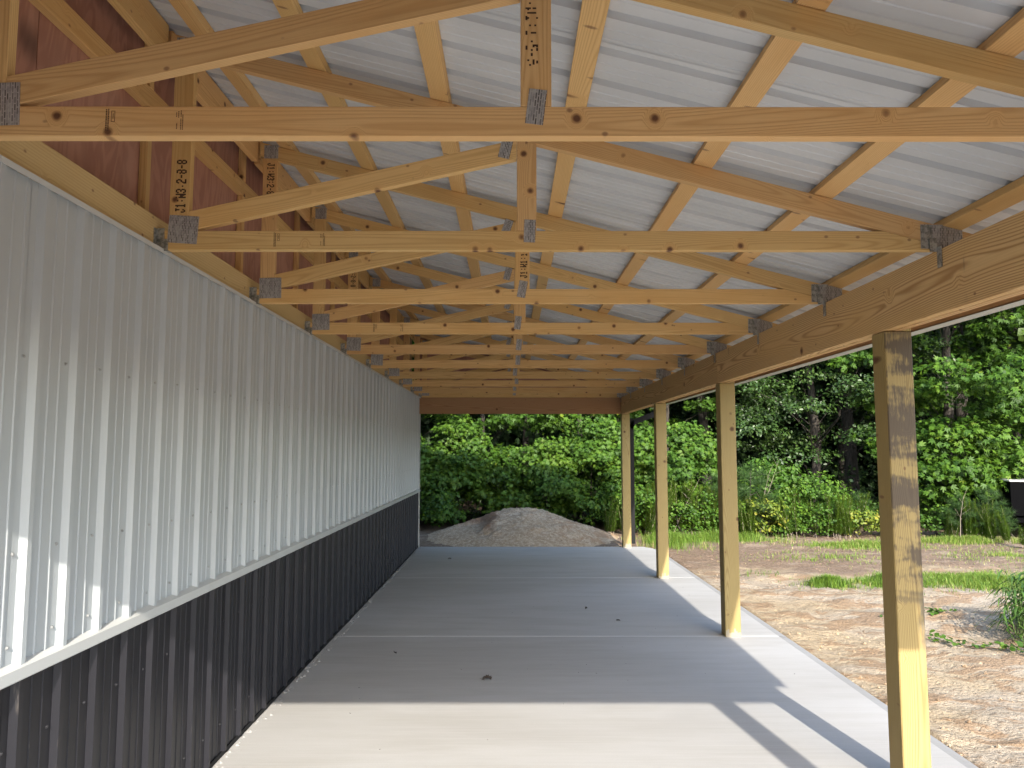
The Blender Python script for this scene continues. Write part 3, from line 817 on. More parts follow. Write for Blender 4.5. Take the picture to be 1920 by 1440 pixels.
curled_leaf((1.06, 7.5, .0005), .35, "thin dry leaf scrap on the slab halfway to the second post", 2.9)
ps = []
for q in range(60):
    x = rnd.uniform(-1.4, 2.2); y = rnd.uniform(4, 12.8); a = rnd.random() * 3; l = rnd.uniform(.004, .012)
    ps.append(tube([(x, y, .002), (x + math.cos(a) * l, y + math.sin(a) * l, .004)], [.0016, .001], 4))
o = tubes_obj("slab_litter", ps, DRYLEAF); tag(o, "specks of plant litter scattered over the concrete", "litter", kind='stuff')

# ------------------------------------------------------------------ vegetation
def leaf_star(n=5):
    vs = [(0, 0, 0)]; fs = []
    tips = [(-1.25, .55), (-.62, .85), (0, 1.0), (.62, .85), (1.25, .55)]
    for a, L in tips:
        ca, sa = math.sin(a), math.cos(a); w_ = .17
        k = len(vs)
        vs += [(ca * L * .45 - sa * w_ * L, sa * L * .45 + ca * w_ * L * 1, .03), (ca * L * .45 + sa * w_ * L, sa * L * .45 - ca * w_ * L, .03), (ca * L, sa * L, -.10 * L)]
        fs += [(0, k + 1, k + 2), (0, k + 2, k)]
    return np.array(vs, float), np.array(fs)
def leaf_oval(wd=.30):
    vs = [(0, 0, 0), (wd, .35, .06), (wd * .85, .72, .04), (0, 1.0, -.08), (-wd * .85, .72, .04), (-wd, .35, .06), (0, .5, -.02)]
    fs = [(0, 1, 6), (1, 2, 6), (2, 3, 6), (3, 4, 6), (4, 5, 6), (5, 0, 6)]
    return np.array(vs, float), np.array(fs)
def leaf_lite(wd=.34):
    return np.array([(0, 0, 0), (wd, .5, .06), (0, 1, 0), (-wd, .5, .06)], float), np.array([(0, 1, 2), (0, 2, 3)])
STAR, OVAL, LITE = leaf_star(), leaf_oval(), leaf_lite()
def scatter(pos, nrm, size, tmpl, rs, droop=.35):
    """one leaf at each position, face along nrm, tips drooping"""
    n = len(pos); tv, tf = tmpl
    nrm = nrm / (np.linalg.norm(nrm, axis=1, keepdims=True) + 1e-9)
    dn = rs.normal(size=(n, 3)) * .8 + np.array([0, 0, -droop])
    y = dn - nrm * (dn * nrm).sum(1, keepdims=True); y /= (np.linalg.norm(y, axis=1, keepdims=True) + 1e-9)
    x = np.cross(y, nrm)
    s = size * (.55 + .75 * rs.rand(n))
    V = pos[:, None, :] + s[:, None, None] * (tv[None, :, 0:1] * x[:, None, :] + tv[None, :, 1:2] * y[:, None, :] + tv[None, :, 2:3] * nrm[:, None, :])
    F = tf[None] + (np.arange(n) * len(tv))[:, None, None]
    return V.reshape(-1, 3), F.reshape(-1, 3), np.repeat(np.arange(n), len(tf))
def crown_mesh(pads, dens, size, tmpl, rs, up=.55, face=.5, sparse=.5):
    """pads: (x,y,z,rx,ry,rz); leaves sit mostly in the outer, upper shell of each pad, on little sprays"""
    P_, N_, T_ = [], [], []
    for p in pads:
        c = np.array(p[:3]); rad = np.array(p[3:6]); n = int(dens * (rad[0] * rad[1] + rad[0] * rad[2] + rad[1] * rad[2]) * 4)
        ns = max(3, n // 9)
        d = rs.normal(size=(ns, 3)); d[:, 2] = np.abs(d[:, 2]) * .9 - .25 * rs.rand(ns); d /= np.linalg.norm(d, axis=1, keepdims=True)
        q = c + d * rad * (sparse + (1 - sparse) * rs.rand(ns, 1)) ** .5 * (1 + .22 * rs.normal(size=(ns, 1)))
        sp = np.repeat(q, 9, 0) + rs.normal(size=(ns * 9, 3)) * size * np.array([.95, .95, .6])
        nn = np.repeat(d, 9, 0) * face + np.array([.08, -.35, up]) + rs.normal(size=(ns * 9, 3)) * .42
        P_.append(sp); N_.append(nn); T_.append(np.repeat(rs.rand(ns) * .6 + rs.rand() * .3, 9) + rs.normal(size=ns * 9) * .10)
    pos = np.concatenate(P_); nr_ = np.concatenate(N_); tn = np.clip(np.concatenate(T_), 0, .97)
    tn[rs.rand(len(tn)) < .004] = 1.0
    pos[:, 2] = np.maximum(pos[:, 2], .0)
    V, F, idx = scatter(pos, nr_, size, tmpl, rs)
    return np_mesh("crown", V, F, tn[idx])
def limbs(base, h, r0, pads, rs, lean=(0, 0)):
    top = Vector((base[0] + lean[0], base[1] + lean[1], base[2] + h))
    b = Vector(base); ps = []
    tr = [b.lerp(top, t) + Vector((rs.normal() * .05, rs.normal() * .05, 0)) * (t > 0) for t in (0, .2, .4, .6, .8, 1)]
    ps.append(tube(tr, [r0 * 1.25, r0, r0 * .8, r0 * .6, r0 * .4, r0 * .15], 8))
    br = []
    for p in pads:
        c = Vector(p[:3]); t = min(.95, max(.08, (c.z - b.z) / h - .12)); s = b.lerp(top, t)
        m = s.lerp(c, .5) + Vector((rs.normal() * .06, rs.normal() * .06, .10 * (c - s).length))
        rr_ = max(.005, r0 * .16 * (1 - t * .6))
        if rs.rand() < .55: br.append(tube([s, m, c], [rr_, rr_ * .6, .004], 5))
    return ps, br
def auto_pads(base, h, rad, z0, n, pr, flat, rs, front=.0):
    out = []
    for i in range(n):
        t = (i + rs.rand()) / n; z = base[2] + z0 + (h - z0) * t
        prof = math.sin(math.pi * min(1, .22 + .78 * t)) ** .6
        a = rs.rand() * 6.283; q = rad * prof * (.35 + .65 * math.sqrt(rs.rand()))
        x = base[0] + math.cos(a) * q; y = base[1] + math.sin(a) * q - front * rs.rand()
        r_ = pr * (.6 + .7 * rs.rand()); out.append((x, y, z, r_, r_, r_ * flat))
    return out
def tree(name, base, h, r0, pads, dens, size, tmpl, mat, label, cat, group=None, seed=0, twig=False, up=.55):
    rs = np.random.RandomState(seed)
    t = tag(empty(name, base), label, cat, group)
    B = Vector(base)
    lp = [(p[0] - B.x, p[1] - B.y, p[2] - B.z, *p[3:]) for p in pads]
    tr, br = limbs((0, 0, -.05), h, r0, lp, rs)
    tubes_obj("trunk", tr, BARK, t)
    if br: 
        b_ = tubes_obj("branches", br, BARK if not twig else TWIG, t)
    c = link("crown", crown_mesh(lp, dens, size, tmpl, rs, up=up), t, mat)
    return t

GT = "sweetgum trees at the edge of the wood"
def T(label, base, h, rad, z0, n, pr, flat, dens, size, tmpl, mat, r0, seed, cat="tree", name="sweetgum_tree", extra=(), group=GT, front=.3, up=.55):
    rs = np.random.RandomState(seed + 100)
    pads = auto_pads(base, h, rad, z0, n, pr, flat, rs, front) + list(extra)
    return tree(name, base, h, r0, pads, dens, size, tmpl, mat, label, cat, group, seed, up=up)

# visible band: z < 2.4 in the middle opening, < 4.6 at the far right
T("young sweetgum arching over the left side of the far opening, behind the dirt pile", (-2.7, 18.2, 0), 6.5, 1.7, 1.9, 34, .55, .5, 105, .105, STAR, LF_GUM, .07, 1)
T("sweetgum with pale bare twigs showing, behind the middle of the dirt pile", (-.6, 18.6, 0), 6.8, 1.7, 2.0, 34, .55, .45, 105, .105, STAR, LF_GUM, .07, 2)
T("sweetgum behind the right end of the dirt pile", (1.7, 18.3, 0), 6.6, 1.7, 1.8, 36, .55, .5, 105, .105, STAR, LF_GUM, .07, 3)
T("dark leafy sweetgum seen between the two farthest posts", (3.9, 18.6, 0), 7.0, 1.7, 2.3, 32, .55, .45, 100, .10, STAR, LF_GUM, .08, 4)
T("tall oak with a dark straight trunk and tiered leafy limbs behind the weeds", (7.5, 18.6, 0), 9.5, 2.5, 1.7, 72, .62, .34, 165, .075, OVAL, LF_OAK, .11, 5,
  name="oak_tree", group="oaks at the edge of the wood", extra=[(5.6, 17.3, 2.05, .75, .6, .26), (6.5, 17.0, 1.45, .85, .6, .26), (5.2, 17.6, 3.3, .8, .6, .3), (6.9, 17.2, 2.6, .8, .6, .28), (8.2, 17.0, 1.9, .7, .6, .3), (8.4, 16.8, 2.9, .8, .6, .3), (6.0, 17.0, 3.0, .7, .5, .25)], front=.8)
T("second oak with small glossy leaves, left of the dark trunk", (5.1, 19.6, 0), 9.0, 2.0, 2.6, 44, .6, .36, 150, .08, OVAL, LF_OAK, .13, 6, name="oak_tree", group="oaks at the edge of the wood")
T("big star-leaved sweetgum right of the nearest post, limbs hanging nearly to the ground", (9.9, 16.8, 0), 8.5, 1.9, .9, 80, .55, .40, 150, .115, STAR, LF_GUM, .12, 7,
  extra=[(9.0, 15.3, 1.2, .75, .6, .35), (9.6, 15.2, .95, .6, .5, .3), (9.3, 15.2, 1.9, .8, .6, .35), (10.3, 15.3, 2.5, .8, .6, .35), (9.2, 15.5, 2.9, .7, .6, .3), (8.9, 15.5, .7, .5, .4, .25), (10.5, 15.2, 1.5, .6, .5, .3)], front=.7)
T("tall oak filling the upper right behind the sweetgum", (8.9, 19.5, 0), 10.0, 2.6, 2.6, 52, .7, .36, 140, .085, OVAL, LF_OAK, .16, 8, name="oak_tree", group="oaks at the edge of the wood")
T("sweetgum beyond the black trailer at the right edge", (12.6, 17.5, 0), 9, 2.2, 1.0, 50, .7, .45, 80, .14, STAR, LF_GUM, .12, 9)
T("leafy tree standing to the right beyond the trailer", (15.6, 17.5, 0), 9, 2.4, .6, 36, .9, .5, 50, .16, STAR, LF_GUM, .12, 10)
T("leafy tree at the far right of the clearing", (19.5, 16.5, 0), 9, 2.6, .6, 34, 1.0, .5, 40, .18, STAR, LF_GUM, .12, 12)
T("leafy tree behind the far corner of the building", (-5.8, 18.0, 0), 8.5, 2.3, .8, 34, .9, .5, 45, .16, STAR, LF_GUM, .12, 13)
T("leafy tree farther left behind the building", (-10, 18.0, 0), 9, 2.6, .8, 30, 1.0, .5, 36, .18, STAR, LF_GUM, .12, 14)

GB = "leafy saplings and bushes in front of the wood"
def B(label, x, y, h, rad, n, pr, dens, size, tmpl, mat, seed, name="leafy_bush", cat="bush", z0=.15, flat=.6):
    return T(label, (x, y, 0), h, rad, z0, n, pr, flat, dens, size, tmpl, mat, .022, seed, cat, name, (), GB, .15)
B("bright green sapling clump left of the dirt pile, beside the wall corner", -2.35, 16.9, 1.95, .8, 22, .38, 215, .085, STAR, LF_MAP, 21)
B("rounded green bush rising behind the left half of the dirt pile", -1.2, 17.1, 2.05, .85, 24, .38, 215, .085, STAR, LF_MAP, 22)
B("darker green bush with brown twigs behind the top of the dirt pile", -.15, 17.3, 1.6, .8, 20, .34, 215, .082, STAR, LF_GUM, 23)
B("yellow-green bush behind the right shoulder of the dirt pile", .85, 16.9, 1.75, .8, 24, .36, 215, .085, STAR, LF_MAP, 24)
B("bright leafy bush left of the farthest post", 1.85, 16.8, 2.2, .75, 26, .36, 215, .085, STAR, LF_MAP, 25)
B("bright leafy bush between the farthest post and the downspout", 2.85, 16.6, 1.9, .7, 24, .36, 215, .085, STAR, LF_MAP, 26)
B("tall bright sapling between the third post and the second post", 3.75, 16.4, 2.0, .75, 28, .38, 215, .085, STAR, LF_MAP, 27)
B("vine-covered mound of soft green leaves right of the second post", 5.45, 15.9, 1.3, .75, 24, .34, 170, .075, OVAL, LF_MAP, 28, "vine_mound", "bush")
B("green leafy mound sloping down toward the yellow plants", 6.35, 15.8, 1.05, .6, 20, .30, 170, .07, OVAL, LF_MAP, 29, "vine_mound", "bush")
B("low yellow-green leafy plants at the edge of the clearing", 6.85, 14.9, .42, .35, 14, .18, 260, .055, OVAL, LF_YEL, 30, "yellow_plant", "plant", .05)
B("bright yellow low plants just left of the nearest post", 7.55, 15.0, .34, .35, 14, .17, 260, .06, OVAL, LF_YEL, 31, "yellow_plant", "plant", .05)
B("low bushy growth at the foot of the weeds between two posts", 4.5, 15.3, .6, .5, 18, .24, 200, .06, OVAL, LF_MAP, 32, "leafy_bush", "bush", .05)
B("small shaded bush behind the dirt pile's left foot", -1.9, 16.0, .9, .6, 16, .28, 170, .08, OVAL, LF_GUM, 33)
B("small leafy bush behind the right foot of the dirt pile", 2.1, 15.9, .9, .5, 16, .26, 170, .075, OVAL, LF_MAP, 34)
B("low undergrowth by the foot of the oak", 7.0, 16.6, .7, .8, 16, .3, 130, .07, OVAL, LF_GUM, 35)
B("low undergrowth under the big sweetgum", 9.5, 16.3, .6, .8, 16, .3, 130, .07, OVAL, LF_GUM, 36)

for i_, (x_, y_, h_, lab_) in enumerate(((2.75, 15.2, .75, "leafy plant just right of the downspout"), (3.3, 14.9, .55, "low yellowish-green plant left of the third post's weeds"),
        (3.9, 15.1, .8, "broad-leaved plant left of the second post"), (5.0, 14.9, .6, "broad-leaved plant right of the second post"), (5.5, 15.2, .85, "leafy plant below the vine mound"),
        (6.0, 14.8, .5, "small leafy plant below the sloping mound"), (6.5, 15.1, .6, "small leafy plant left of the yellow plants"), (8.5, 15.0, .5, "small leafy plant right of the nearest post"),
        (9.9, 14.9, .45, "small leafy plant behind the thin weed"))):
    B(lab_, x_, y_, h_, .32, 12, .2, 200, .06, OVAL, LF_MAP if i_ % 3 else LF_YEL if i_ == 3 else LF_GUM, 50 + i_, "leafy_plant", "plant", .05)
# feathery upright weeds: plumes of fine leaves (four shapes, copied)
def plume(h, n, rs, lw=.0022, ll=.07, spread=.5):
    st = []; P_, N_ = [], []
    V, F, tn = [], [], []
    ns = rs.randint(3, 6)
    for s in range(ns):
        bx, by = rs.normal(size=2) * .05; hh = h * (.7 + .3 * rs.rand()); lx, ly = rs.normal(size=2) * .10
        st.append(tube([(bx, by, 0), (bx + lx * .4, by + ly * .4, hh * .5), (bx + lx, by + ly, hh)], [.005, .0035, .001], 4))
        for i in range(n):
            t = .12 + .88 * rs.rand(); z = hh * t; a = rs.rand() * 6.283; L = ll * (1.25 - t) * (.6 + .8 * rs.rand()) + .02
            x, y = bx + lx * t, by + ly * t; d = np.array([math.cos(a) * spread, math.sin(a) * spread, .75]); d /= np.linalg.norm(d)
            p0 = np.array([x, y, z]); p1 = p0 + d * L; sd = np.array([-math.sin(a), math.cos(a), 0]) * lw * 1.6
            k = len(V); V += [p0 - sd, p0 + sd, p1]; F.append((k, k + 1, k + 2)); tn.append(np.clip(rs.rand() * .6 + .3 * t, 0, 1))
    return st, np_mesh("foliage", np.array(V), np.array(F), np.array(tn))
PL = []
for q in range(4): PL.append(plume(1.0, 300, np.random.RandomState(60 + q), .0028, .12, .7))
def make_plume(q):
    t = empty("feathery_weed"); st, me = PL[q]
    tubes_obj("stem", st, TWIG, t); link("foliage", me, t, LF_WEED); return t
protos = [make_plume(q) for q in range(4)]; used = [False] * 4
def copy_tree(o, parent=None):
    c = o.copy(); COL.objects.link(c); c.parent = parent
    for ch in list(o.children): copy_tree(ch, c)
    return c
def put(pr, usedl, i, loc, s, rz, label, cat, group):
    if not usedl[i]: o = pr[i]; usedl[i] = True
    else:
        o = pr[i].copy(); COL.objects.link(o)
        for ch in pr[i].children:
            c = ch.copy(); COL.objects.link(c); c.parent = o
    o.location = loc; o.scale = (s * 1.15, s * 1.15, s); o.rotation_euler = (rnd.uniform(-.16, .16), rnd.uniform(-.16, .16), rz); tag(o, label, cat, group); return o
wz = []
for q in range(26): wz.append((rnd.uniform(2.55, 4.3), rnd.uniform(14.7, 15.8), rnd.uniform(.75, 1.25), "between the third and second posts"))
for q in range(34): wz.append((rnd.uniform(4.5, 7.0), rnd.uniform(14.6, 15.7), rnd.uniform(.6, 1.05), "right of the second post"))
for q in range(14): wz.append((rnd.uniform(8.1, 9.1), rnd.uniform(13.8, 14.9), rnd.uniform(.55, .95), "right of the nearest post"))
for q in range(4): wz.append((rnd.uniform(1.9, 2.5), rnd.uniform(15.0, 15.9), rnd.uniform(.5, .9), "beside the farthest post"))
for i, (x, y, s, where) in enumerate(wz):
    put(protos, used, i % 4, (x, y, float(ground_h(np.array([x]), np.array([y]))[0]) - .01), s, rnd.random() * 6, "feathery upright green weed in the thicket " + where, "weed", "feathery weeds " + where)
# pine saplings
def pine(h, rs):
    st = [tube([(0, 0, 0), (.01, 0, h * .5), (0, .01, h)], [.014, .010, .003], 5)]; V, F, tn = [], [], []
    nodes = []
    for i in range(15):
        z = h * (.15 + .8 * i / 15); a = i * 2.4; L = (h - z) * .42 + .08; e = np.array([math.cos(a) * L, math.sin(a) * L, z + L * .55])
        st.append(tube([(0, 0, z), tuple(e)], [.006, .002], 4)); 
        for t in (.45, .7, 1.): nodes.append((np.array([0, 0, z]) * (1 - t) + e * t))
    nodes.append(np.array([0, 0, h]))
    for nd in nodes:
        for j in range(60):
            d = rs.normal(size=3) + np.array([0, 0, .7]); d /= np.linalg.norm(d); L = .10 + .06 * rs.rand()
            s_ = np.cross(d, rs.normal(size=3)); s_ = s_ / np.linalg.norm(s_) * .0022
            k = len(V); V += [nd - s_, nd + s_, nd + d * L]; F.append((k, k + 1, k + 2)); tn.append(rs.rand())
    return st, np_mesh("needles", np.array(V), np.array(F), np.array(tn))
pp = []
for q in range(2):
    t = empty("pine_sapling"); st, me = pine(1.0, np.random.RandomState(80 + q)); tubes_obj("stem", st, BARK, t); link("needles", me, t, LF_PINE); pp.append(t)
pu = [False, False]
for i, (x, y, s, lab) in enumerate(((4.72, 15.1, 1.35, "tall soft pine sapling hidden partly by the second post"), (4.15, 15.2, 1.15, "pine sapling left of the second post"),
                     (9.05, 14.3, .95, "bushy pine sapling under the star-leaved sweetgum"), (9.3, 14.3, .6, "small round pine sapling left of the black trailer"),
                     (8.6, 14.4, .8, "pine sapling just right of the nearest post"), (7.3, 15.6, .8, "pine sapling behind the yellow plants"), (5.1, 15.0, .8, "small pine sapling at the foot of the vine mound"))):
    put(pp, pu, i % 2, (x, y, -.03), s, i * 1.3, lab, "pine sapling", "pine saplings in front of the wood")
# thin upright weed in front of the trailer
o = make_plume(1); o.location = (8.98, 13.15, -.03); o.scale = (.9, .9, .42); tag(o, "single thin green weed standing in front of the black trailer", "weed")
# dead brown stalks
ps = []
for (x, y, h_, lx) in ((3.2, 14.9, 1.0, .5), (3.35, 15.0, .9, .3), (4.95, 15.1, 1.45, .45), (4.9, 15.0, 1.3, .3), (8.45, 14.2, .8, .1)):
    b = Vector((x, y, 0)); e = Vector((x + lx, y, h_)); ps.append(tube([b, b.lerp(e, .5) + Vector((-.03, 0, 0)), e], [.006, .004, .0015], 4))
    for q in range(5):
        c = b.lerp(e, .45 + q * .12); ps.append(tube([c, c + Vector((rnd.uniform(-.2, .2), 0, rnd.uniform(.08, .25)))], [.0025, .001], 3))
tag(tubes_obj("dry_stalks", ps, TWIG), "thin dry brown stalks leaning among the green weeds", "dry stalks", kind='stuff')

# far wood behind: dense mass, joined
rs = np.random.RandomState(5)
N = 95000
pos = np.stack([rs.uniform(-34, 46, N), 21.5 + rs.rand(N) ** 1.3 * 11, rs.rand(N) ** .85 * 13.5], 1)
nrm_ = rs.normal(size=(N, 3)) * .7 + np.array([0, -.9, .3]); fr = pos[:, 1] < 25.0
V1, F1, i1 = scatter(pos[~fr], nrm_[~fr], .95, LITE, rs)
near_ = pos[fr]; near_ = np.concatenate([near_, near_ + rs.normal(size=near_.shape) * .5]); near_[:, 1] = np.clip(near_[:, 1], 21.3, 26)
V2, F2, i2 = scatter(near_, np.concatenate([nrm_[fr], nrm_[fr]]), .26, LITE, rs)
V = np.concatenate([V1, V2]); F = np.concatenate([F1, F2 + len(V1)]); idx = np.concatenate([i1, i2 + i1.max() + 1]); N = idx.max() + 1
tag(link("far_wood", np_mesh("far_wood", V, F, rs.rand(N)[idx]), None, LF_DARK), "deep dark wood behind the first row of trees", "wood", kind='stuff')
# big canopy layer above the band in view, shades the hollows of the wood
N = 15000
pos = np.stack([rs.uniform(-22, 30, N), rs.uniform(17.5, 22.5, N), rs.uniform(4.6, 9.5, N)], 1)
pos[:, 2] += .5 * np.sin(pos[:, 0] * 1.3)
V, F, idx = scatter(pos, rs.normal(size=(N, 3)) * .6 + np.array([0, -.5, .6]), .30, LITE, rs)
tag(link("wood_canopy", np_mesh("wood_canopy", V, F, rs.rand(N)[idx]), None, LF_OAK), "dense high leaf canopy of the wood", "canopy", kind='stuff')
# undergrowth in the dark
N = 16000
pos = np.stack([rs.uniform(-16, 24, N), rs.uniform(17.0, 21, N), rs.rand(N) ** 2 * 1.3], 1)
V, F, idx = scatter(pos, rs.normal(size=(N, 3)) * .5 + np.array([0, -.3, .8]), .11, LITE, rs)
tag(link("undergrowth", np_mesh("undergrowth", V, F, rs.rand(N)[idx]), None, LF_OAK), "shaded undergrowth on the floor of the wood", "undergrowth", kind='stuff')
# background trunks inside the wood
for i, (x, y, r_) in enumerate(((-3.5, 20.5, .13), (.4, 22, .08), (3.0, 21.4, .08), (6.2, 22.2, .09), (9.6, 21.8, .10), (12.4, 20.6, .15), (14.4, 21.4, .13))):
    t = tag(empty("background_trunk", (x, y, 0)), "tall bare trunk standing in the dark of the wood", "tree", "trunks inside the wood")
    tubes_obj("trunk", [tube([(0, 0, -.1), (.1, 0, 4), (.0, .1, 9), (.1, 0, 14)], [r_ * 1.2, r_, r_ * .8, r_ * .4], 8)], BARK, t)

# grass: patches of blades, joined
def blades(pts, hmin, hmax, wd, rs, lean=.8, hs=1.):
    n = len(pts); a = rs.rand(n) * 6.283; h_ = rs.uniform(hmin, hmax, n) * hs; L = h_ * lean * rs.rand(n)
    d = np.stack([np.cos(a), np.sin(a), np.zeros(n)], 1); s = np.stack([-np.sin(a), np.cos(a), np.zeros(n)], 1) * (wd * (.6 + .8 * rs.rand(n)))[:, None]
    m = pts + d * (L * .35)[:, None] + np.array([0, 0, 1]) * (h_ * .6)[:, None]; t = pts + d * L[:, None] * 1.3 + np.array([0, 0, 1]) * h_[:, None]
    V = np.stack([pts - s, pts + s, m + s * .7, m - s * .7, t], 1).reshape(-1, 3)
    F = (np.array([(0, 1, 2), (0, 2, 3), (3, 2, 4)])[None] + (np.arange(n) * 5)[:, None, None]).reshape(-1, 3)
    return V, F, np.repeat(np.arange(n), 3)
def gpts(x, y):
    return np.stack([x, y, ground_h(x, y)], 1)
rs = np.random.RandomState(9)
def patch(name, label, cx, cy, rx, ry, n, h0, h1, tone0=.1, tone1=.8):
    a = rs.rand(n) * 6.283; q = np.abs(rs.normal(size=n)) ** .8 * .62 * (1 + .28 * np.sin(a * 3 + cx) + .2 * np.sin(a * 7))
    p = gpts(cx + rx * q * np.cos(a), cy + ry * q * np.sin(a))
    keep = fbm(p[:, 0], p[:, 1], 5., 2, 77) + rs.normal(size=n) * .35 > -.35; p = p[keep]; q = q[keep]; n = len(p)
    V, F, idx = blades(p, h0, h1, .0035, rs, hs=np.clip(1.25 - .55 * q, .35, 1.2))
    t = np.clip(rs.uniform(tone0, tone1, n) + .2 * (q > .9), 0, 1)
    tag(link(name, np_mesh(name, V, F, t[idx]), None, LF_GRASS), label, "grass", kind='stuff')
patch("grass", "small thick tuft of green grass on the sand between two posts", 4.12, 9.85, .33, .30, 3600, .05, .13)
patch("grass", "thick green grass patch beside the nearest post", 4.95, 9.9, .42, .6, 5200, .05, .13)
patch("grass", "wide grass patch right of the nearest post", 6.25, 9.8, 1.05, .85, 17000, .04, .11, .2, .95)
patch("grass", "thin yellowish grass along the edge of the thicket", 8.5, 14.1, 2.2, .55, 7000, .04, .12, .5, 1)
patch("grass", "rough grass at the slab's far corner", 2.95, 14.0, .55, .9, 5000, .06, .22, .2, .9)
patch("grass", "rough grass in front of the weeds between posts", 4.0, 14.4, 1.3, .5, 6000, .05, .2, .2, .9)
patch("grass", "rough grass strip before the yellow plants", 6.3, 13.6, 1.5, .6, 6000, .03, .10, .4, 1)
patch("grass", "sparse grass on the brown soil", 5.0, 12.2, 1.6, .9, 1300, .02, .07, .4, 1)
patch("grass", "sparse grass on the brown soil farther right", 8.2, 12.4, 1.8, 1.2, 2200, .02, .07, .5, 1)
patch("grass", "few green sprouts in the sand by the second post", 3.5, 10.6, .45, .5, 90, .03, .07, .1, .6)

# clump of tall broad-bladed weeds at the right edge
def reed(n, rs, hmax):
    V, F, tn = [], [], []
    for i in range(n):
        a = rs.rand() * 6.283; bx, by = rs.normal(size=2) * .13; L = rs.uniform(.28, .55); z0_ = rs.uniform(.0, hmax); wd = rs.uniform(.008, .016)
        d = np.array([math.cos(a), math.sin(a), 0]); s_ = np.array([-math.sin(a), math.cos(a), 0]); pr = None
        for j in range(6):
            t = j / 5.; p = np.array([bx, by, z0_]) + d * L * (.75 * t) + np.array([0, 0, 1]) * L * (.85 * t - .95 * t * t * 1.05)
            ww = wd * math.sin(math.pi * min(1, .15 + .85 * t)) + .0008
            V += [p - s_ * ww, p + s_ * ww + np.array([0, 0, .004])]
            if j: k = len(V) - 4; F += [(k, k + 1, k + 3), (k, k + 3, k + 2)]; tn += [rs.rand()] * 2
    return np_mesh("leaves", np.array(V), np.array(F), np.array(tn))
for i, (x, y, s, lab) in enumerate(((4.72, 6.95, .70, "tall clump of long-bladed green weeds on the dirt at the right edge"), (5.05, 7.3, .82, "larger clump of long-bladed weeds just behind, cut by the picture edge"),
                                    (5.4, 7.0, .78, "long-bladed weed clump at the far right edge"))):
    t = tag(empty("weed_clump", (x, y, -.05)), lab, "weeds", "long-bladed weed clumps")
    rs2 = np.random.RandomState(40 + i)
    st = [tube([(a * .1, b * .1, 0), (a * .16, b * .16, .35), (a * .2, b * .2, .72)], [.006, .005, .002], 5) for a, b in rs2.normal(size=(9, 2))]
    tubes_obj("stems", st, LF_REED if False else simple("green_stem", (.10, .16, .04), .6), t); link("leaves", reed(210, rs2, .6), t, LF_REED); t.scale = (s,) * 3
# creeping vines with leaves on the sand
for i, (pa, lab) in enumerate((([(3.62, 7.35), (3.85, 7.05), (4.1, 6.85), (4.35, 6.65), (4.6, 6.5)], "creeping vine with small round leaves stretched over the sand"),
                               ([(3.95, 8.05), (4.1, 7.95), (4.25, 7.95), (4.45, 7.8)], "short creeping vine shoot on the ridge of soil"))):
    t = tag(empty("creeping_vine", (pa[0][0], pa[0][1], 0)), lab, "vine"); P3 = []
    for x, y in pa: P3.append(Vector((x - pa[0][0], y - pa[0][1], float(ground_h(np.array([x]), np.array([y]))[0]) + .012)))
    tubes_obj("stem", [tube(P3, [.003] * len(P3), 5)], simple("vine_stem", (.20, .13, .07), .7), t)
    rs2 = np.random.RandomState(90 + i); n = 110 if i == 0 else 40; q = []
    for j in range(n):
        u = (rs2.rand() ** .7) * (len(P3) - 1); a = int(min(u, len(P3) - 2)); p = P3[a].lerp(P3[a + 1], u - a); q.append((p.x + rs2.normal() * .05, p.y + rs2.normal() * .05, p.z + .01 + rs2.rand() * .035))
    V, F, idx = scatter(np.array(q), rs2.normal(size=(n, 3)) * .3 + np.array([0, -.2, 1]), .05, leaf_oval(.42), rs2)
    link("leaves", np_mesh("leaves", V, F, rs2.rand(n)[idx]), t, LF_MAP)

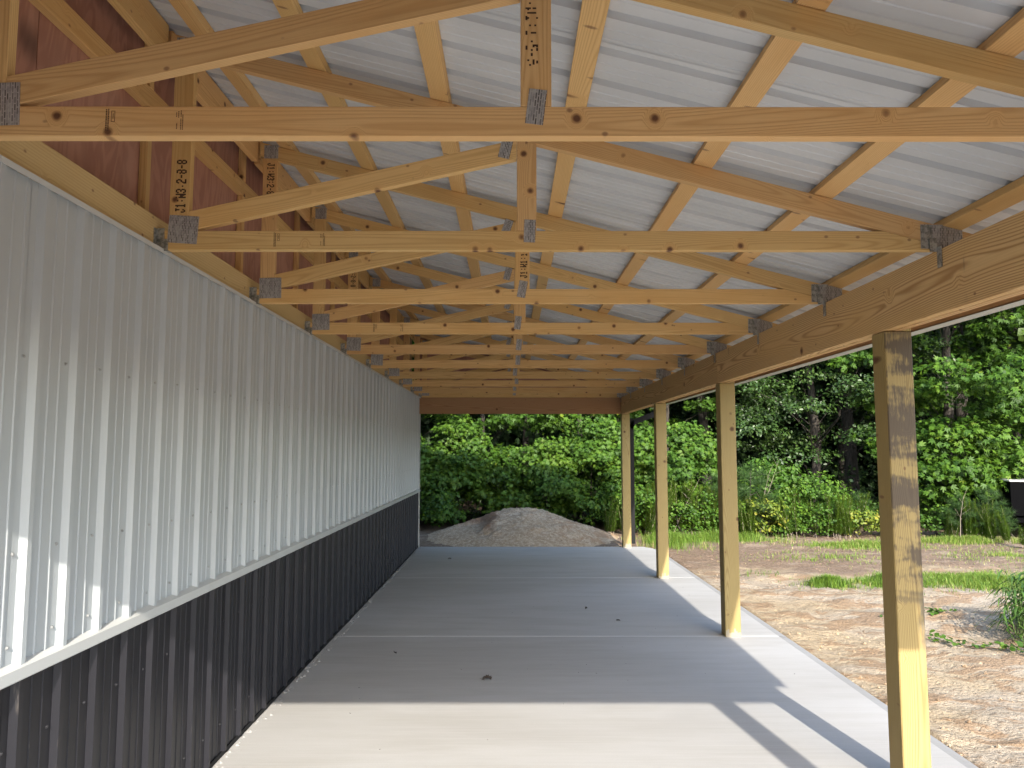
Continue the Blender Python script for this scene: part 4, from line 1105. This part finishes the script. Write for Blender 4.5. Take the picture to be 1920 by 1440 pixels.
# ------------------------------------------------------------------ black trailer at the right edge
tr = tag(empty("utility_trailer", (10.47, 14.3, -.03), R(-14)), "black high-sided trailer with a pale flat lid parked under the trees at the right edge", "trailer")
def tb(name, lo, hi, mat, parent, bev=.01):
    d = Vector(hi) - Vector(lo); c = (Vector(lo) + Vector(hi)) / 2
    me = prism_mesh([(-d.x / 2, -d.z / 2), (d.x / 2, -d.z / 2), (d.x / 2, d.z / 2), (-d.x / 2, d.z / 2)], -d.y / 2, d.y / 2, bev)
    o = link(name, me, parent, mat); o.location = c - (wp2(parent, tr)); return o
def wp2(o, root):
    p = Vector()
    while o is not root: p += o.location; o = o.parent
    return p
PAINTB = simple("black_gloss_paint", (.0015, .0015, .002), .6, spec=.03)
bd = tb("body", (-.85, 0, .42), (.95, 3.2, 1.08), PAINTB, tr, .015)
tb("lid", (-.87, -.02, 1.082), (.97, 3.22, 1.115), simple("pale_lid", (.55, .52, .50), .35), tr, .008)
for x in (-.86, .0, .93): tb("side_stake", (x, -.028, .42), (x + .05, -.002, 1.07), PAINTB, bd, .004)
tb("frame", (-.8, -.05, .30), (.9, 3.3, .40), PAINTB, tr, .006)
RUB = simple("tyre_rubber", (.02, .02, .02), .8); RIM = simple("grey_rim", (.35, .35, .36), .35, .7)
for sx in (-1.02, .97):
    for wy in (1.2, 2.0):
        wv = empty("wheel"); wv.parent = tr; wv.location = (sx, wy, .34)
        def ringm(r0, r1, w_, seg=28):
            V_, F_ = [], []
            pr = [(r0, -w_), (r1 - .03, -w_), (r1, -w_ * .6), (r1, w_ * .6), (r1 - .03, w_), (r0, w_)]
            for s in range(seg):
                a = s / seg * 6.28318
                for r_, x_ in pr: V_.append((x_, r_ * math.cos(a), r_ * math.sin(a)))
            m = len(pr)
            for s in range(seg):
                for q in range(m): F_.append((s * m + q, s * m + (q + 1) % m, ((s + 1) % seg) * m + (q + 1) % m, ((s + 1) % seg) * m + q))
            me = bpy.data.meshes.new("ring"); me.from_pydata(V_, [], F_); return me
        link("tyre", ringm(.20, .34, .10), wv, RUB); link("rim", ringm(.04, .198, .07), wv, RIM)
tb("fender", (-1.14, .82, .70), (-.86, 2.4, .74), PAINTB, tr, .01)
